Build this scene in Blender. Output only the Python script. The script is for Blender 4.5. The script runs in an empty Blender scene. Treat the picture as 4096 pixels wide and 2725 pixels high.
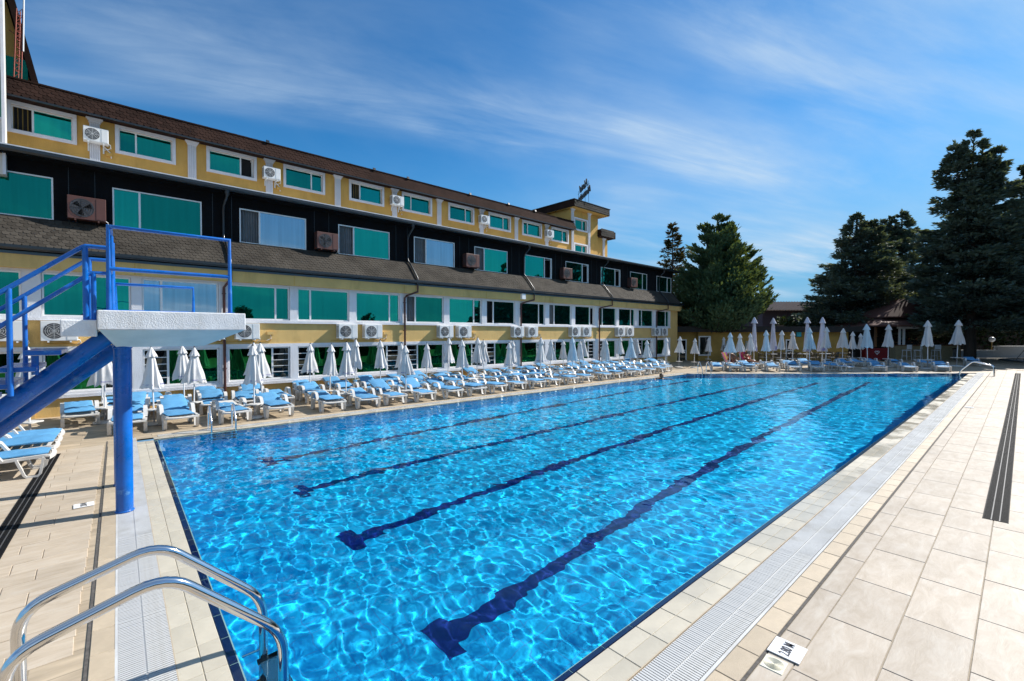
import bpy, bmesh, math, random
import numpy as np
from mathutils import Vector, Matrix, Euler
random.seed(7); RNG = np.random.default_rng(11)
S = bpy.context.scene
C = S.collection
PI = math.pi
rad = math.radians

# ------------------------------------------------------------------ camera
cam_d = bpy.data.cameras.new('camera'); cam = bpy.data.objects.new('camera', cam_d); C.objects.link(cam)
cam_d.lens = 16.0; cam_d.sensor_width = 36.0; cam_d.clip_start = 0.05; cam_d.clip_end = 3000
cam.location = (0, 0, 2.5); cam.rotation_euler = (rad(89.01), 0, rad(-41.71))
S.camera = cam

# ------------------------------------------------------------------ world, sun, exposure
SUN_AZ, SUN_EL = rad(-13.5), rad(39)
SUN_DIR = Vector((math.cos(SUN_EL)*math.cos(SUN_AZ), math.cos(SUN_EL)*math.sin(SUN_AZ), math.sin(SUN_EL)))
W = bpy.data.worlds.new('World'); S.world = W; W.use_nodes = True
def build_world():
    nt = W.node_tree; N = nt.nodes; L = nt.links; N.clear()
    out = N.new('ShaderNodeOutputWorld'); bg = N.new('ShaderNodeBackground'); L.new(bg.outputs[0], out.inputs[0])
    sky = N.new('ShaderNodeTexSky'); sky.sky_type = 'NISHITA'; sky.sun_disc = False
    sky.sun_elevation = SUN_EL; sky.sun_rotation = PI/2 - SUN_AZ
    sky.altitude = 300; sky.air_density = 1.0; sky.dust_density = 0.25; sky.ozone_density = 2.0
    hsv = N.new('ShaderNodeHueSaturation'); hsv.inputs['Saturation'].default_value = 1.30; hsv.inputs['Value'].default_value = 1.0
    L.new(sky.outputs[0], hsv.inputs['Color'])
    tc = N.new('ShaderNodeTexCoord'); sep = N.new('ShaderNodeSeparateXYZ'); L.new(tc.outputs['Generated'], sep.inputs[0])
    def M(op, a, b=None, clamp=False):
        n = N.new('ShaderNodeMath'); n.operation = op; n.use_clamp = clamp
        for i, v in enumerate((a, b)):
            if v is None: continue
            if hasattr(v, 'node'): L.new(v, n.inputs[i])
            else: n.inputs[i].default_value = v
        return n.outputs[0]
    def R(v, a, b, c=0.0, d=1.0):
        r = N.new('ShaderNodeMapRange'); r.interpolation_type = 'SMOOTHSTEP'; L.new(v, r.inputs[0])
        for i, x in zip((1, 2, 3, 4), (a, b, c, d)): r.inputs[i].default_value = x
        return r.outputs[0]
    def MIX(f, a, b, mode='MIX'):
        m = N.new('ShaderNodeMix'); m.data_type = 'RGBA'; m.blend_type = mode
        for k, v in (('Factor', f), ('A', a), ('B', b)):
            if hasattr(v, 'node'): L.new(v, m.inputs[k])
            else: m.inputs[k].default_value = v
        return m.outputs['Result']
    clean = MIX(1.0, hsv.outputs[0], (0.44, 0.94, 1.08, 1), 'MULTIPLY')          # deep polarised blue
    clean = MIX(R(sep.outputs[2], 0.02, 0.40, 0.9, 0.0), clean, (1.15, 3.0, 5.2, 1))   # clear pale blue towards the horizon
    # thin cirrus: noise on a flat layer high above, streaked along one wind direction
    zc = M('MAXIMUM', M('ADD', sep.outputs[2], 0.12), 0.05)
    cmb = N.new('ShaderNodeCombineXYZ'); L.new(M('DIVIDE', sep.outputs[0], zc), cmb.inputs[0]); L.new(M('DIVIDE', sep.outputs[1], zc), cmb.inputs[1])
    def layer(rot, scale, loc, ns, det, rough, dist, lo, hi):
        wd = N.new('ShaderNodeMapping'); L.new(cmb.outputs[0], wd.inputs[0]); wd.inputs['Rotation'].default_value = (0, 0, rad(rot))
        mp = N.new('ShaderNodeMapping'); L.new(wd.outputs[0], mp.inputs[0]); mp.inputs['Scale'].default_value = (*scale, 1); mp.inputs['Location'].default_value = (*loc, 0)
        n = N.new('ShaderNodeTexNoise'); L.new(mp.outputs[0], n.inputs[0]); n.inputs['Scale'].default_value = ns; n.inputs['Detail'].default_value = det; n.inputs['Roughness'].default_value = rough; n.inputs['Distortion'].default_value = dist
        return R(n.outputs[0], lo, hi)
    fine = layer(SKY[0], (0.55, 1.7), SKY[1], 1.25, 10, 0.58, 0.5, 0.32, 0.72)
    mask = layer(SKY[0], (0.30, 0.75), SKY[2], 1.0, 4, 0.5, 0.3, 0.42, 0.68)
    fibre = layer(SKY[0], (0.9, 5.5), (0.3, 1.9), 1.6, 8, 0.62, 0.7, 0.25, 0.75)
    veil = layer(SKY[0], (0.30, 0.55), SKY[3], 0.9, 7, 0.55, 0.3, 0.32, 0.72)
    fac = M('ADD', M('MULTIPLY', M('MULTIPLY', fine, mask), M('ADD', M('MULTIPLY', fibre, 0.6), 0.65)), M('MULTIPLY', veil, 0.36), True)
    L.new(MIX(fac, clean, (4.6, 5.8, 7.0, 1)), bg.inputs[0]); bg.inputs[1].default_value = 0.080
SKY = (22, (3.1, 0.60), (1.7, 4.34), (6.0, 2.6))
build_world()
sun_d = bpy.data.lights.new('sun', 'SUN'); sun_d.energy = 4.6; sun_d.angle = rad(0.53); sun_d.color = (1.0, 0.955, 0.89)
sun = bpy.data.objects.new('sun', sun_d); C.objects.link(sun); sun.rotation_euler = SUN_DIR.to_track_quat('Z', 'Y').to_euler()
sun.location = (20, -10, 40)
S.view_settings.view_transform = 'Standard'; S.view_settings.look = 'None'; S.view_settings.exposure = 0.7; S.view_settings.gamma = 1.0
S.view_settings.use_curve_mapping = False
S.render.engine = 'CYCLES'
cy = S.cycles
cy.max_bounces = 10; cy.diffuse_bounces = 4; cy.glossy_bounces = 5; cy.transmission_bounces = 8; cy.transparent_max_bounces = 12
cy.caustics_reflective = False; cy.caustics_refractive = True; cy.sample_clamp_indirect = 6.0
cy.use_denoising = True
try: cy.denoiser = 'OPENIMAGEDENOISE'
except Exception: pass
cy.use_adaptive_sampling = True; cy.adaptive_threshold = 0.015
sun_d.cycles.is_caustics_light = True

# ------------------------------------------------------------------ materials
MATS = {}
def mat(name, col, rough=0.5, metal=0.0, var=0.0, vscale=4.0, bump=0.0, bscale=60.0, spec=0.5, coat=0.0, col2=None, stretch=None, ptint=0.0, coord='Object', rvar=None, wear=None, stain=None):
    """plain procedural Principled material: base colour broken up by noise, fine bump, optional tint per object"""
    if name in MATS: return MATS[name]
    m = bpy.data.materials.new(name); m.use_nodes = True; nt = m.node_tree; N = nt.nodes; L = nt.links
    b = N['Principled BSDF']
    b.inputs['Base Color'].default_value = (*col, 1); b.inputs['Roughness'].default_value = rough; b.inputs['Metallic'].default_value = metal
    b.inputs['Specular IOR Level'].default_value = spec; b.inputs['Coat Weight'].default_value = coat
    tc = N.new('ShaderNodeTexCoord'); src = tc.outputs[coord]
    if stretch:
        mp = N.new('ShaderNodeMapping'); mp.inputs['Scale'].default_value = stretch; L.new(src, mp.inputs[0]); src = mp.outputs[0]
    last = None
    if var > 0 or col2:
        n = N.new('ShaderNodeTexNoise'); n.inputs['Scale'].default_value = vscale; n.inputs['Detail'].default_value = 7; n.inputs['Roughness'].default_value = 0.62
        L.new(src, n.inputs[0])
        cr = N.new('ShaderNodeValToRGB'); e = cr.color_ramp.elements; e[0].position = 0.3; e[1].position = 0.7
        c2 = col2 if col2 else tuple(c*(1-var) for c in col); c1 = col if col2 else tuple(min(1, c*(1+var*0.6)) for c in col)
        e[0].color = (*c2, 1); e[1].color = (*c1, 1); L.new(n.outputs[0], cr.inputs[0]); last = cr.outputs[0]
    if ptint > 0:
        oi = N.new('ShaderNodeObjectInfo'); mr = N.new('ShaderNodeMapRange'); L.new(oi.outputs['Random'], mr.inputs[0])
        mr.inputs[3].default_value = 1-ptint; mr.inputs[4].default_value = 1+ptint*0.5
        mx = N.new('ShaderNodeMix'); mx.data_type = 'RGBA'; mx.blend_type = 'MULTIPLY'; mx.inputs['Factor'].default_value = 1
        if last is not None: L.new(last, mx.inputs['A'])
        else: mx.inputs['A'].default_value = (*col, 1)
        L.new(mr.outputs[0], mx.inputs['B']); last = mx.outputs['Result']
    def patch(col_, sc, lo, hi, st=None):
        nonlocal last
        q = tc.outputs[coord]
        if st: mq = N.new('ShaderNodeMapping'); mq.inputs['Scale'].default_value = st; L.new(q, mq.inputs[0]); q = mq.outputs[0]
        n = N.new('ShaderNodeTexNoise'); n.inputs['Scale'].default_value = sc; n.inputs['Detail'].default_value = 9; n.inputs['Roughness'].default_value = 0.7; L.new(q, n.inputs[0])
        mr = N.new('ShaderNodeMapRange'); L.new(n.outputs[0], mr.inputs[0]); mr.inputs[1].default_value = lo; mr.inputs[2].default_value = hi
        mx = N.new('ShaderNodeMix'); mx.data_type = 'RGBA'; L.new(mr.outputs[0], mx.inputs['Factor']); mx.inputs['B'].default_value = (*col_, 1)
        if last is not None: L.new(last, mx.inputs['A'])
        else: mx.inputs['A'].default_value = (*col, 1)
        last = mx.outputs['Result']
    if wear: patch(*wear)
    if stain: patch(*stain)
    if rvar:
        n = N.new('ShaderNodeTexNoise'); n.inputs['Scale'].default_value = rvar[0]; n.inputs['Detail'].default_value = 5; g_ = N.new('ShaderNodeNewGeometry'); L.new(g_.outputs['Position'], n.inputs[0])
        mr = N.new('ShaderNodeMapRange'); L.new(n.outputs[0], mr.inputs[0]); mr.inputs[1].default_value = 0.38; mr.inputs[2].default_value = 0.58; mr.inputs[3].default_value = rvar[1]; mr.inputs[4].default_value = rvar[2]; L.new(mr.outputs[0], b.inputs['Roughness'])
    if last is not None: L.new(last, b.inputs['Base Color'])
    if bump > 0:
        n = N.new('ShaderNodeTexNoise'); n.inputs['Scale'].default_value = bscale; n.inputs['Detail'].default_value = 4; L.new(src, n.inputs[0])
        bp = N.new('ShaderNodeBump'); bp.inputs['Strength'].default_value = bump; bp.inputs['Distance'].default_value = 0.02
        L.new(n.outputs[0], bp.inputs['Height']); L.new(bp.outputs[0], b.inputs['Normal'])
    MATS[name] = m
    return m

# ------------------------------------------------------------------ mesh helpers
class MB:
    """collects vertices and faces of ONE part"""
    def __init__(s): s.v = []; s.f = []
    def add(s, vs, fs):
        o = len(s.v); s.v += [tuple(p) for p in vs]; s.f += [tuple(i+o for i in f) for f in fs]; return s
    def box(s, x0, x1, y0, y1, z0, z1):
        return s.add([(x0,y0,z0),(x1,y0,z0),(x1,y1,z0),(x0,y1,z0),(x0,y0,z1),(x1,y0,z1),(x1,y1,z1),(x0,y1,z1)],
                     [(0,3,2,1),(4,5,6,7),(0,1,5,4),(1,2,6,5),(2,3,7,6),(3,0,4,7)])
    def prism(s, poly, y0, y1, axis='y'):
        """poly: (a,b) outline; extruded along axis (y: a=x b=z, x: a=y b=z, z: a=x b=y)"""
        n = len(poly)
        def P(a, b, t): return {'y': (a,t,b), 'x': (t,a,b), 'z': (a,b,t)}[axis]
        vs = [P(a,b,y0) for a,b in poly] + [P(a,b,y1) for a,b in poly]
        fs = [tuple(range(n))[::-1], tuple(range(n,2*n))] + [(i,(i+1)%n,(i+1)%n+n,i+n) for i in range(n)]
        return s.add(vs, fs)
    def tube(s, pts, r, n=8, caps=True, flat=None):
        """round tube along a polyline; r a number or one per point"""
        pts = [Vector(p) for p in pts]; k = len(pts); rs = r if isinstance(r, (list, tuple)) else [r]*k
        vs = []; up = None
        for i, p in enumerate(pts):
            t = (pts[min(i+1,k-1)]-pts[max(i-1,0)]).normalized()
            if up is None:
                up = t.orthogonal().normalized()
            up = (up - t*up.dot(t)); up = up.normalized() if up.length > 1e-6 else t.orthogonal().normalized()
            w = t.cross(up)
            for j in range(n):
                a = 2*PI*j/n; vs.append(p + (up*math.cos(a) + w*math.sin(a))*rs[i])
        fs = [(i*n+j, i*n+(j+1)%n, (i+1)*n+(j+1)%n, (i+1)*n+j) for i in range(k-1) for j in range(n)]
        if caps: fs += [tuple(range(n))[::-1], tuple(range((k-1)*n, k*n))]
        return s.add(vs, fs)
    def ribbon(s, path, w, t, axis='x', off=0.0):
        """flat bar of width w (along x) and thickness t following a (y,z) path"""
        k = len(path); vs = []
        for i, (a, b) in enumerate(path):
            a0, b0 = path[max(i-1,0)]; a1, b1 = path[min(i+1,k-1)]
            d = math.hypot(a1-a0, b1-b0) or 1; na, nb = -(b1-b0)/d*t/2, (a1-a0)/d*t/2
            for (da, db) in ((na,nb),(-na,-nb)):
                for x in (off-w/2, off+w/2): vs.append((x, a+da, b+db))
        fs = []
        for i in range(k-1):
            o = i*4; q = o+4
            fs += [(o,o+1,q+1,q),(o+3,o+2,q+2,q+3),(o+2,o,q,q+2),(o+1,o+3,q+3,q+1)]
        fs += [(0,2,3,1),((k-1)*4,(k-1)*4+1,(k-1)*4+3,(k-1)*4+2)]
        return s.add(vs, fs)
    def lathe(s, prof, n=20, cap=True):
        k = len(prof); vs = [(r*math.cos(2*PI*j/n), r*math.sin(2*PI*j/n), z) for r, z in prof for j in range(n)]
        fs = [(i*n+j, i*n+(j+1)%n, (i+1)*n+(j+1)%n, (i+1)*n+j) for i in range(k-1) for j in range(n)]
        if cap: fs += [tuple(range(n))[::-1], tuple(range((k-1)*n, k*n))]
        return s.add(vs, fs)
    def xf(s, M_, start=0):
        for i in range(start, len(s.v)): s.v[i] = tuple(M_ @ Vector(s.v[i]))
        return s
    def mesh(s, name, m=None, smooth=None):
        me = bpy.data.meshes.new(name); me.from_pydata(s.v, [], s.f); me.update()
        if m: me.materials.append(m if not isinstance(m, str) else MATS[m])
        if smooth is not None: shade(me, smooth)
        return me
    def build(s, name, m, parent=None, smooth=None, bevel=0.0):
        o = bpy.data.objects.new(name, s.mesh(name, m, smooth)); C.objects.link(o); o.parent = parent
        if bevel > 0: soften(o, bevel)
        return o
def shade(me, ang=35):
    me.polygons.foreach_set('use_smooth', [True]*len(me.polygons))
    bm = bmesh.new(); bm.from_mesh(me); ca = rad(ang)
    for e in bm.edges:
        e.smooth = not (len(e.link_faces) == 2 and e.calc_face_angle(0) > ca)
    bm.to_mesh(me); bm.free()
def soften(o, w, seg=2):
    md = o.modifiers.new('bevel', 'BEVEL'); md.width = w; md.segments = seg; md.limit_method = 'ANGLE'; md.angle_limit = rad(40)
def empty(name, loc=(0,0,0), rz=0.0):
    o = bpy.data.objects.new(name, None); o.empty_display_size = 0.1; C.objects.link(o); o.location = loc; o.rotation_euler = (0,0,rz); return o
def tag(o, label=None, cat=None, group=None, kind=None):
    if label: o['label'] = label
    if cat: o['category'] = cat
    if group: o['group'] = group
    if kind: o['kind'] = kind
    return o
def inst(name, me, parent=None, loc=(0,0,0), rot=(0,0,0), sc=(1,1,1)):
    o = bpy.data.objects.new(name, me); C.objects.link(o); o.parent = parent; o.location = loc; o.rotation_euler = rot; o.scale = sc; return o
def copy_tree(o, parent=None):
    c = o.copy(); C.objects.link(c); c.parent = parent
    for ch in list(o.children): copy_tree(ch, c)
    return c
def arc(c, r, a0, a1, n):
    return [(c[0]+r*math.cos(rad(a0+(a1-a0)*i/n)), c[1]+r*math.sin(rad(a0+(a1-a0)*i/n))) for i in range(n+1)]
# the far end of the site is turned 41.7 degrees against the pool: l runs along it, d is the depth from the camera's stand
E1 = Vector((0.7465, -0.6654, 0)); E2 = Vector((0.6654, 0.7465, 0)); FAR_RZ = math.atan2(E1.y, E1.x)
def far(l, d, z=0.0): p = E1*l + E2*d; return (p.x, p.y, z)
# ------------------------------------------------------------------ pool, water, deck
PA0, PA1 = (0.64, 2.17), (0.80, 13.5)        # near end edge (camera side, building side)
PB = (26.3, 13.5); PD = (39.5, 2.17)         # far corners (building side, right side)
WZ = -0.012
def xa(y): return PA0[0] + (y-PA0[1])*(PA1[0]-PA0[0])/(PA1[1]-PA0[1])
def xf_(y): return PD[0] + (y-PD[1])*(PB[0]-PD[0])/(PB[1]-PD[1])
def depth(x): return -1.9 + 0.45*x/38.0

m_tile = bpy.data.materials.new('pool_tile'); m_tile.use_nodes = True
def pool_tile():
    nt = m_tile.node_tree; N = nt.nodes; L = nt.links; b = N['Principled BSDF']
    tc = N.new('ShaderNodeTexCoord')
    br = N.new('ShaderNodeTexBrick'); L.new(tc.outputs['Object'], br.inputs[0])
    br.offset = 0.0; br.inputs['Scale'].default_value = 1.0; br.inputs['Brick Width'].default_value = 0.245; br.inputs['Row Height'].default_value = 0.245
    br.inputs['Mortar Size'].default_value = 0.006; br.inputs['Color1'].default_value = (0.022, 0.60, 0.98, 1); br.inputs['Color2'].default_value = (0.018, 0.55, 0.97, 1)
    br.inputs['Mortar'].default_value = (0.07, 0.42, 0.80, 1)
    n = N.new('ShaderNodeTexNoise'); n.inputs['Scale'].default_value = 0.7; n.inputs['Detail'].default_value = 5; L.new(tc.outputs['Object'], n.inputs[0])
    mr = N.new('ShaderNodeMapRange'); L.new(n.outputs[0], mr.inputs[0]); mr.inputs[3].default_value = 0.86; mr.inputs[4].default_value = 1.1
    mx = N.new('ShaderNodeMix'); mx.data_type = 'RGBA'; mx.blend_type = 'MULTIPLY'; mx.inputs['Factor'].default_value = 1
    L.new(br.outputs[0], mx.inputs['A']); L.new(mr.outputs[0], mx.inputs['B']); L.new(mx.outputs['Result'], b.inputs['Base Color'])
    b.inputs['Roughness'].default_value = 0.6; b.inputs['Specular IOR Level'].default_value = 0.1
pool_tile()
m_lane = mat('lane_tile', (0.003, 0.011, 0.16), 0.4, var=0.25, vscale=3)
m_navy = mat('navy_tile', (0.006, 0.012, 0.085), 0.4, var=0.25, vscale=3)
m_water = bpy.data.materials.new('pool_water'); m_water.use_nodes = True
def water_mat():
    nt = m_water.node_tree; N = nt.nodes; L = nt.links; N.clear()
    out = N.new('ShaderNodeOutputMaterial'); g = N.new('ShaderNodeBsdfGlass'); g.inputs['IOR'].default_value = 1.33
    g.inputs['Roughness'].default_value = 0.0; g.inputs['Color'].default_value = (0.74, 0.98, 1.0, 1)
    L.new(g.outputs[0], out.inputs['Surface'])
water_mat()

pool = empty('swimming_pool'); tag(pool, kind='structure')
def pool_shell():
    xs = [0.5, 4, 8, 12, 16, 20, 26, 33, 39.5]; mb = MB()
    # floor in strips along x, following the skewed far end
    n = 12; ts = [i/(n) for i in range(n+1)]; ys = [2.17 + (13.5-2.17)*i/6 for i in range(7)]
    for t in ts:
        for y in ys:
            x = xa(y) + (xf_(y)-xa(y))*t; mb.v.append((x, y, depth(x)))
    m = len(ys)
    for i in range(n):
        for j in range(m-1): mb.f.append((i*m+j, (i+1)*m+j, (i+1)*m+j+1, i*m+j+1))
    fl = mb.build('basin_floor', m_tile, pool)
    ring = [(xa(2.17),2.17),(PD[0],2.17),(PB[0],13.5),(xa(13.5),13.5)]
    wl = MB(); nv = MB()
    for k in range(4):
        a, b = ring[k], ring[(k+1)%4]; seg = 14
        for i in range(seg):
            p = [a[0]+(b[0]-a[0])*i/seg, a[1]+(b[1]-a[1])*i/seg]; q = [a[0]+(b[0]-a[0])*(i+1)/seg, a[1]+(b[1]-a[1])*(i+1)/seg]
            wl.add([(*p, depth(p[0])), (*q, depth(q[0])), (*q, -0.13), (*p, -0.13)], [(0,1,2,3)])
            nv.add([(*p, -0.13), (*q, -0.13), (*q, -0.004), (*p, -0.004)], [(0,1,2,3)])
    wo = wl.build('basin_wall', m_tile, pool); no = nv.build('waterline_tile_band', m_navy, pool)
    lanes = [((2.98, 4.37), (30.6, 5.44)), ((3.0, 7.02), (28.3, 7.2)), ((3.0, 9.46), (26.3, 9.2)), ((2.92, 11.65), (24.2, 12.35))]
    outs = [fl, wo, no]
    for (a, b) in lanes:
        mb = MB(); k = 12; w = 0.115
        for i in range(k+1):
            x = a[0]+(b[0]-a[0])*i/k; y = a[1]+(b[1]-a[1])*i/k; mb.v += [(x, y-w, depth(x)+0.005), (x, y+w, depth(x)+0.005)]
        mb.f += [(2*i, 2*i+2, 2*i+3, 2*i+1) for i in range(k)]
        z = depth(a[0])+0.006
        mb.add([(a[0]-0.26, a[1]-0.30, z), (a[0]+0.001, a[1]-0.30, z), (a[0]+0.001, a[1]+0.30, z), (a[0]-0.26, a[1]+0.30, z)], [(0,1,2,3)])
        outs.append(mb.build('lane_line', m_lane, pool))
        # the cross that ends the lane on the end wall
        y = a[1]; xw = xa(y)+0.004; t = MB()
        t.add([(xw, y-0.14, -1.0), (xw, y+0.14, -1.0), (xw, y+0.14, -0.131), (xw, y-0.14, -0.131)], [(0,1,2,3)])
        outs.append(t.build('lane_target', m_navy, pool))
    # navy tiles on the lip under the water's edge, pale joints between them
    lip = MB()
    for k in range(4):
        a, b = ring[k], ring[(k+1)%4]; c, d = ring[(k+3)%4], ring[(k+2)%4]
        def inw(p, q, e): v = Vector(q)-Vector(p); return Vector(p)+v.normalized()*e
        a2, b2 = inw(a, c, .07), inw(b, d, .07); lip.add([(*a, -.040), (*b, -.040), (*b2, -.040), (*a2, -.040)], [(0,1,2,3)])
    outs.append(lip.build('lip_grout', mat('pale_grout', (0.6, 0.6, 0.56), 0.8), pool))
    t = MB().box(-0.1905, 0.1905, 0.0, 0.056, -0.06, -0.034); me = t.mesh('waterline_tile', m_navy)
    for i in range(99): outs.append(inst('waterline_tile', me, pool, (0.8+0.391*i, 2.174, 0)))
    for i in range(28): y = 2.6+0.391*i; outs.append(inst('waterline_tile', me, pool, (xa(y)+.004, y, 0), (0, 0, -PI/2-rad(0.8)), (-1, 1, 1)))
    for o in outs: o.cycles.is_caustics_receiver = True
    return outs
pool_shell()

def water_surface():
    """closed sheet of ripples: many short wave trains of random heading, finer towards the camera"""
    ny = 320; nx = 930
    v = np.linspace(0, 1, ny); u = np.linspace(0, 1, nx)
    U, V = np.meshgrid(u, v, indexing='ij')
    U = U**1.6
    Y = 2.17 + (13.5-2.17)*V; XA = PA0[0]+(Y-2.17)*(PA1[0]-PA0[0])/11.33; XF = PD[0]+(Y-2.17)*(PB[0]-PD[0])/11.33
    X = XA + (XF-XA)*U
    Z = np.zeros_like(X); r = np.random.default_rng(5)
    for lo, hi, cnt, amp in ((1.2, 2.6, 7, 0.0028), (0.5, 1.1, 12, 0.0014), (0.28, 0.5, 18, 0.00052), (0.12, 0.28, 60, 0.00017)):
        for _ in range(cnt):
            lam = r.uniform(lo, hi); th = r.uniform(0, 2*PI); k = 2*PI/lam; ph = r.uniform(0, 2*PI)
            warp = 0.35*np.sin(X*r.uniform(.2,.6)+r.uniform(0,6)) + 0.35*np.sin(Y*r.uniform(.2,.6)+r.uniform(0,6))
            env = 0.6+0.4*np.sin(X*r.uniform(.1,.45)+Y*r.uniform(-.45,.45)+r.uniform(0,6))
            Z += amp*env*np.sin(k*(X*math.cos(th)+Y*math.sin(th)) + ph + warp)
    edge = np.clip(np.minimum.reduce([V*11.33, (1-V)*11.33, U*30, (1-U)*30])/0.25, 0.15, 1)
    Z = WZ + Z*edge
    co = np.stack([X, Y, Z], -1).reshape(-1, 3)
    idx = np.arange(nx*ny).reshape(nx, ny)
    f = np.stack([idx[:-1,:-1], idx[1:,:-1], idx[1:,1:], idx[:-1,1:]], -1).reshape(-1, 4)
    me = bpy.data.meshes.new('pool_water'); me.vertices.add(len(co)); me.vertices.foreach_set('co', co.ravel())
    me.loops.add(f.size); me.loops.foreach_set('vertex_index', f.ravel()); me.polygons.add(len(f))
    me.polygons.foreach_set('loop_start', np.arange(0, f.size, 4)); me.polygons.foreach_set('loop_total', np.full(len(f), 4))
    me.polygons.foreach_set('use_smooth', np.ones(len(f), bool)); me.update(); me.validate()
    me.materials.append(m_water)
    o = bpy.data.objects.new('pool_water', me); C.objects.link(o); tag(o, kind='structure')
    o.cycles.is_caustics_caster = True
    return o
water_surface()
# ------------------------------------------------------------------ ground sheet and pool deck
def stone_mat(name, a, b, c, sc, rough=0.55, tint=0.10, dist=0.6):
    m = bpy.data.materials.new(name); m.use_nodes = True; nt = m.node_tree; N = nt.nodes; L = nt.links; P = N['Principled BSDF']
    tc = N.new('ShaderNodeTexCoord'); oi = N.new('ShaderNodeObjectInfo')
    geo = N.new('ShaderNodeNewGeometry')
    ad = N.new('ShaderNodeVectorMath'); ad.operation = 'MULTIPLY_ADD'; L.new(oi.outputs['Random'], ad.inputs[0]); ad.inputs[1].default_value = (37, 23, 11); L.new(geo.outputs['Position'], ad.inputs[2])
    mp = N.new('ShaderNodeMapping'); mp.inputs['Scale'].default_value = sc; mp.inputs['Rotation'].default_value = (0, 0, rad(8)); L.new(ad.outputs[0], mp.inputs[0])
    n = N.new('ShaderNodeTexNoise'); n.inputs['Scale'].default_value = 3.2; n.inputs['Detail'].default_value = 9; n.inputs['Roughness'].default_value = 0.68; n.inputs['Distortion'].default_value = dist; L.new(mp.outputs[0], n.inputs[0])
    cr = N.new('ShaderNodeValToRGB'); L.new(n.outputs[0], cr.inputs[0]); e = cr.color_ramp.elements
    e[0].position = 0.30; e[0].color = (*b, 1); e[1].position = 0.72; e[1].color = (*c, 1); x = e.new(0.52); x.color = (*a, 1)
    n3 = N.new('ShaderNodeTexNoise'); n3.inputs['Scale'].default_value = 0.9; n3.inputs['Detail'].default_value = 5; L.new(geo.outputs['Position'], n3.inputs[0])
    mr = N.new('ShaderNodeMapRange'); L.new(oi.outputs['Random'], mr.inputs[0]); mr.inputs[3].default_value = 1-tint; mr.inputs[4].default_value = 1+tint*0.4
    m3 = N.new('ShaderNodeMapRange'); L.new(n3.outputs[0], m3.inputs[0]); m3.inputs[1].default_value = 0.3; m3.inputs[2].default_value = 0.7; m3.inputs[3].default_value = 0.84; m3.inputs[4].default_value = 1.05
    mu = N.new('ShaderNodeMath'); mu.operation = 'MULTIPLY'; L.new(mr.outputs[0], mu.inputs[0]); L.new(m3.outputs[0], mu.inputs[1])
    mx = N.new('ShaderNodeMix'); mx.data_type = 'RGBA'; mx.blend_type = 'MULTIPLY'; mx.inputs['Factor'].default_value = 1
    L.new(cr.outputs[0], mx.inputs['A']); L.new(mu.outputs[0], mx.inputs['B']); L.new(mx.outputs['Result'], P.inputs['Base Color'])
    bp = N.new('ShaderNodeBump'); bp.inputs['Strength'].default_value = 0.35; bp.inputs['Distance'].default_value = 0.01; L.new(n.outputs[0], bp.inputs['Height']); L.new(bp.outputs[0], P.inputs['Normal'])
    P.inputs['Roughness'].default_value = rough; P.inputs['Specular IOR Level'].default_value = 0.35
    MATS[name] = m; return m
m_slab = stone_mat('pale_stone_tile', (0.445, 0.38, 0.305), (0.365, 0.30, 0.225), (0.51, 0.46, 0.39), (1.0, 2.6, 1), dist=0.45)
m_plank = stone_mat('tan_stone_tile', (0.51, 0.425, 0.325), (0.43, 0.35, 0.255), (0.56, 0.49, 0.395), (0.8, 3.6, 1))
m_grout = mat('grout', (0.34, 0.285, 0.21), 0.9, var=0.35, vscale=6)
m_cope = mat('cream_coping_tile', (0.52, 0.475, 0.38), 0.30, var=0.13, vscale=3.0, bump=0.08, bscale=90, ptint=0.07, spec=0.5, rvar=(1.3, 0.06, 0.5), stain=((0.36, 0.31, 0.22), 5, 0.56, 0.9))
m_edge = mat('ribbed_beige_tile', (0.49, 0.40, 0.285), 0.55, var=0.12, vscale=5, bump=0.2, bscale=150, ptint=0.14, stain=((0.30, 0.24, 0.16), 4, 0.55, 0.85))
m_grate = mat('white_grating_plastic', (0.56, 0.565, 0.56), 0.45, var=0.2, vscale=1.7, coord='Object', stain=((0.36, 0.34, 0.29), 2.3, 0.52, 0.8))
m_dark = mat('black_rubber', (0.010, 0.010, 0.011), 0.75, spec=0.2)
m_channel = mat('channel_concrete', (0.20, 0.19, 0.17), 0.8, var=0.3)
m_joint = mat('dark_mastic_joint', (0.10, 0.09, 0.08), 0.9, var=0.5, vscale=20)
m_white = mat('white_painted_plate', (0.80, 0.81, 0.82), 0.35, var=0.05)
m_ink = mat('dark_ink', (0.03, 0.03, 0.04), 0.6)

def sheet_with_hole(name, outer, hole, z, m):
    """ring of quads between a big outline and the pool opening (both four corners, same order)"""
    mb = MB(); mb.v = [(x, y, z) for x, y in outer] + [(x, y, z) for x, y in hole]
    mb.f = [(i, (i+1)%4, (i+1)%4+4, i+4) for i in range(4)]
    return mb.build(name, m)
POOL = [(xa(2.17), 2.17), (PD[0], 2.17), (PB[0], 13.5), (xa(13.5), 13.5)]
def grow(d):
    # pool outline pushed outwards by d on every side
    n = Vector((PB[1]-PD[1], -(PB[0]-PD[0]))).normalized()
    def fx(y): return xf_(y) + d/abs(n.x)
    return [(xa(2.17-d)-d, 2.17-d), (fx(2.17-d), 2.17-d), (fx(13.5+d), 13.5+d), (xa(13.5+d)-d, 13.5+d)]
m_ground = mat('ground_concrete', (0.26, 0.24, 0.20), 0.9, var=0.3, vscale=0.6)
g = sheet_with_hole('ground', [(-900,-900),(1200,-900),(1200,1200),(-900,1200)], grow(0.35), -0.05, m_ground); tag(g, kind='structure')

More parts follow.
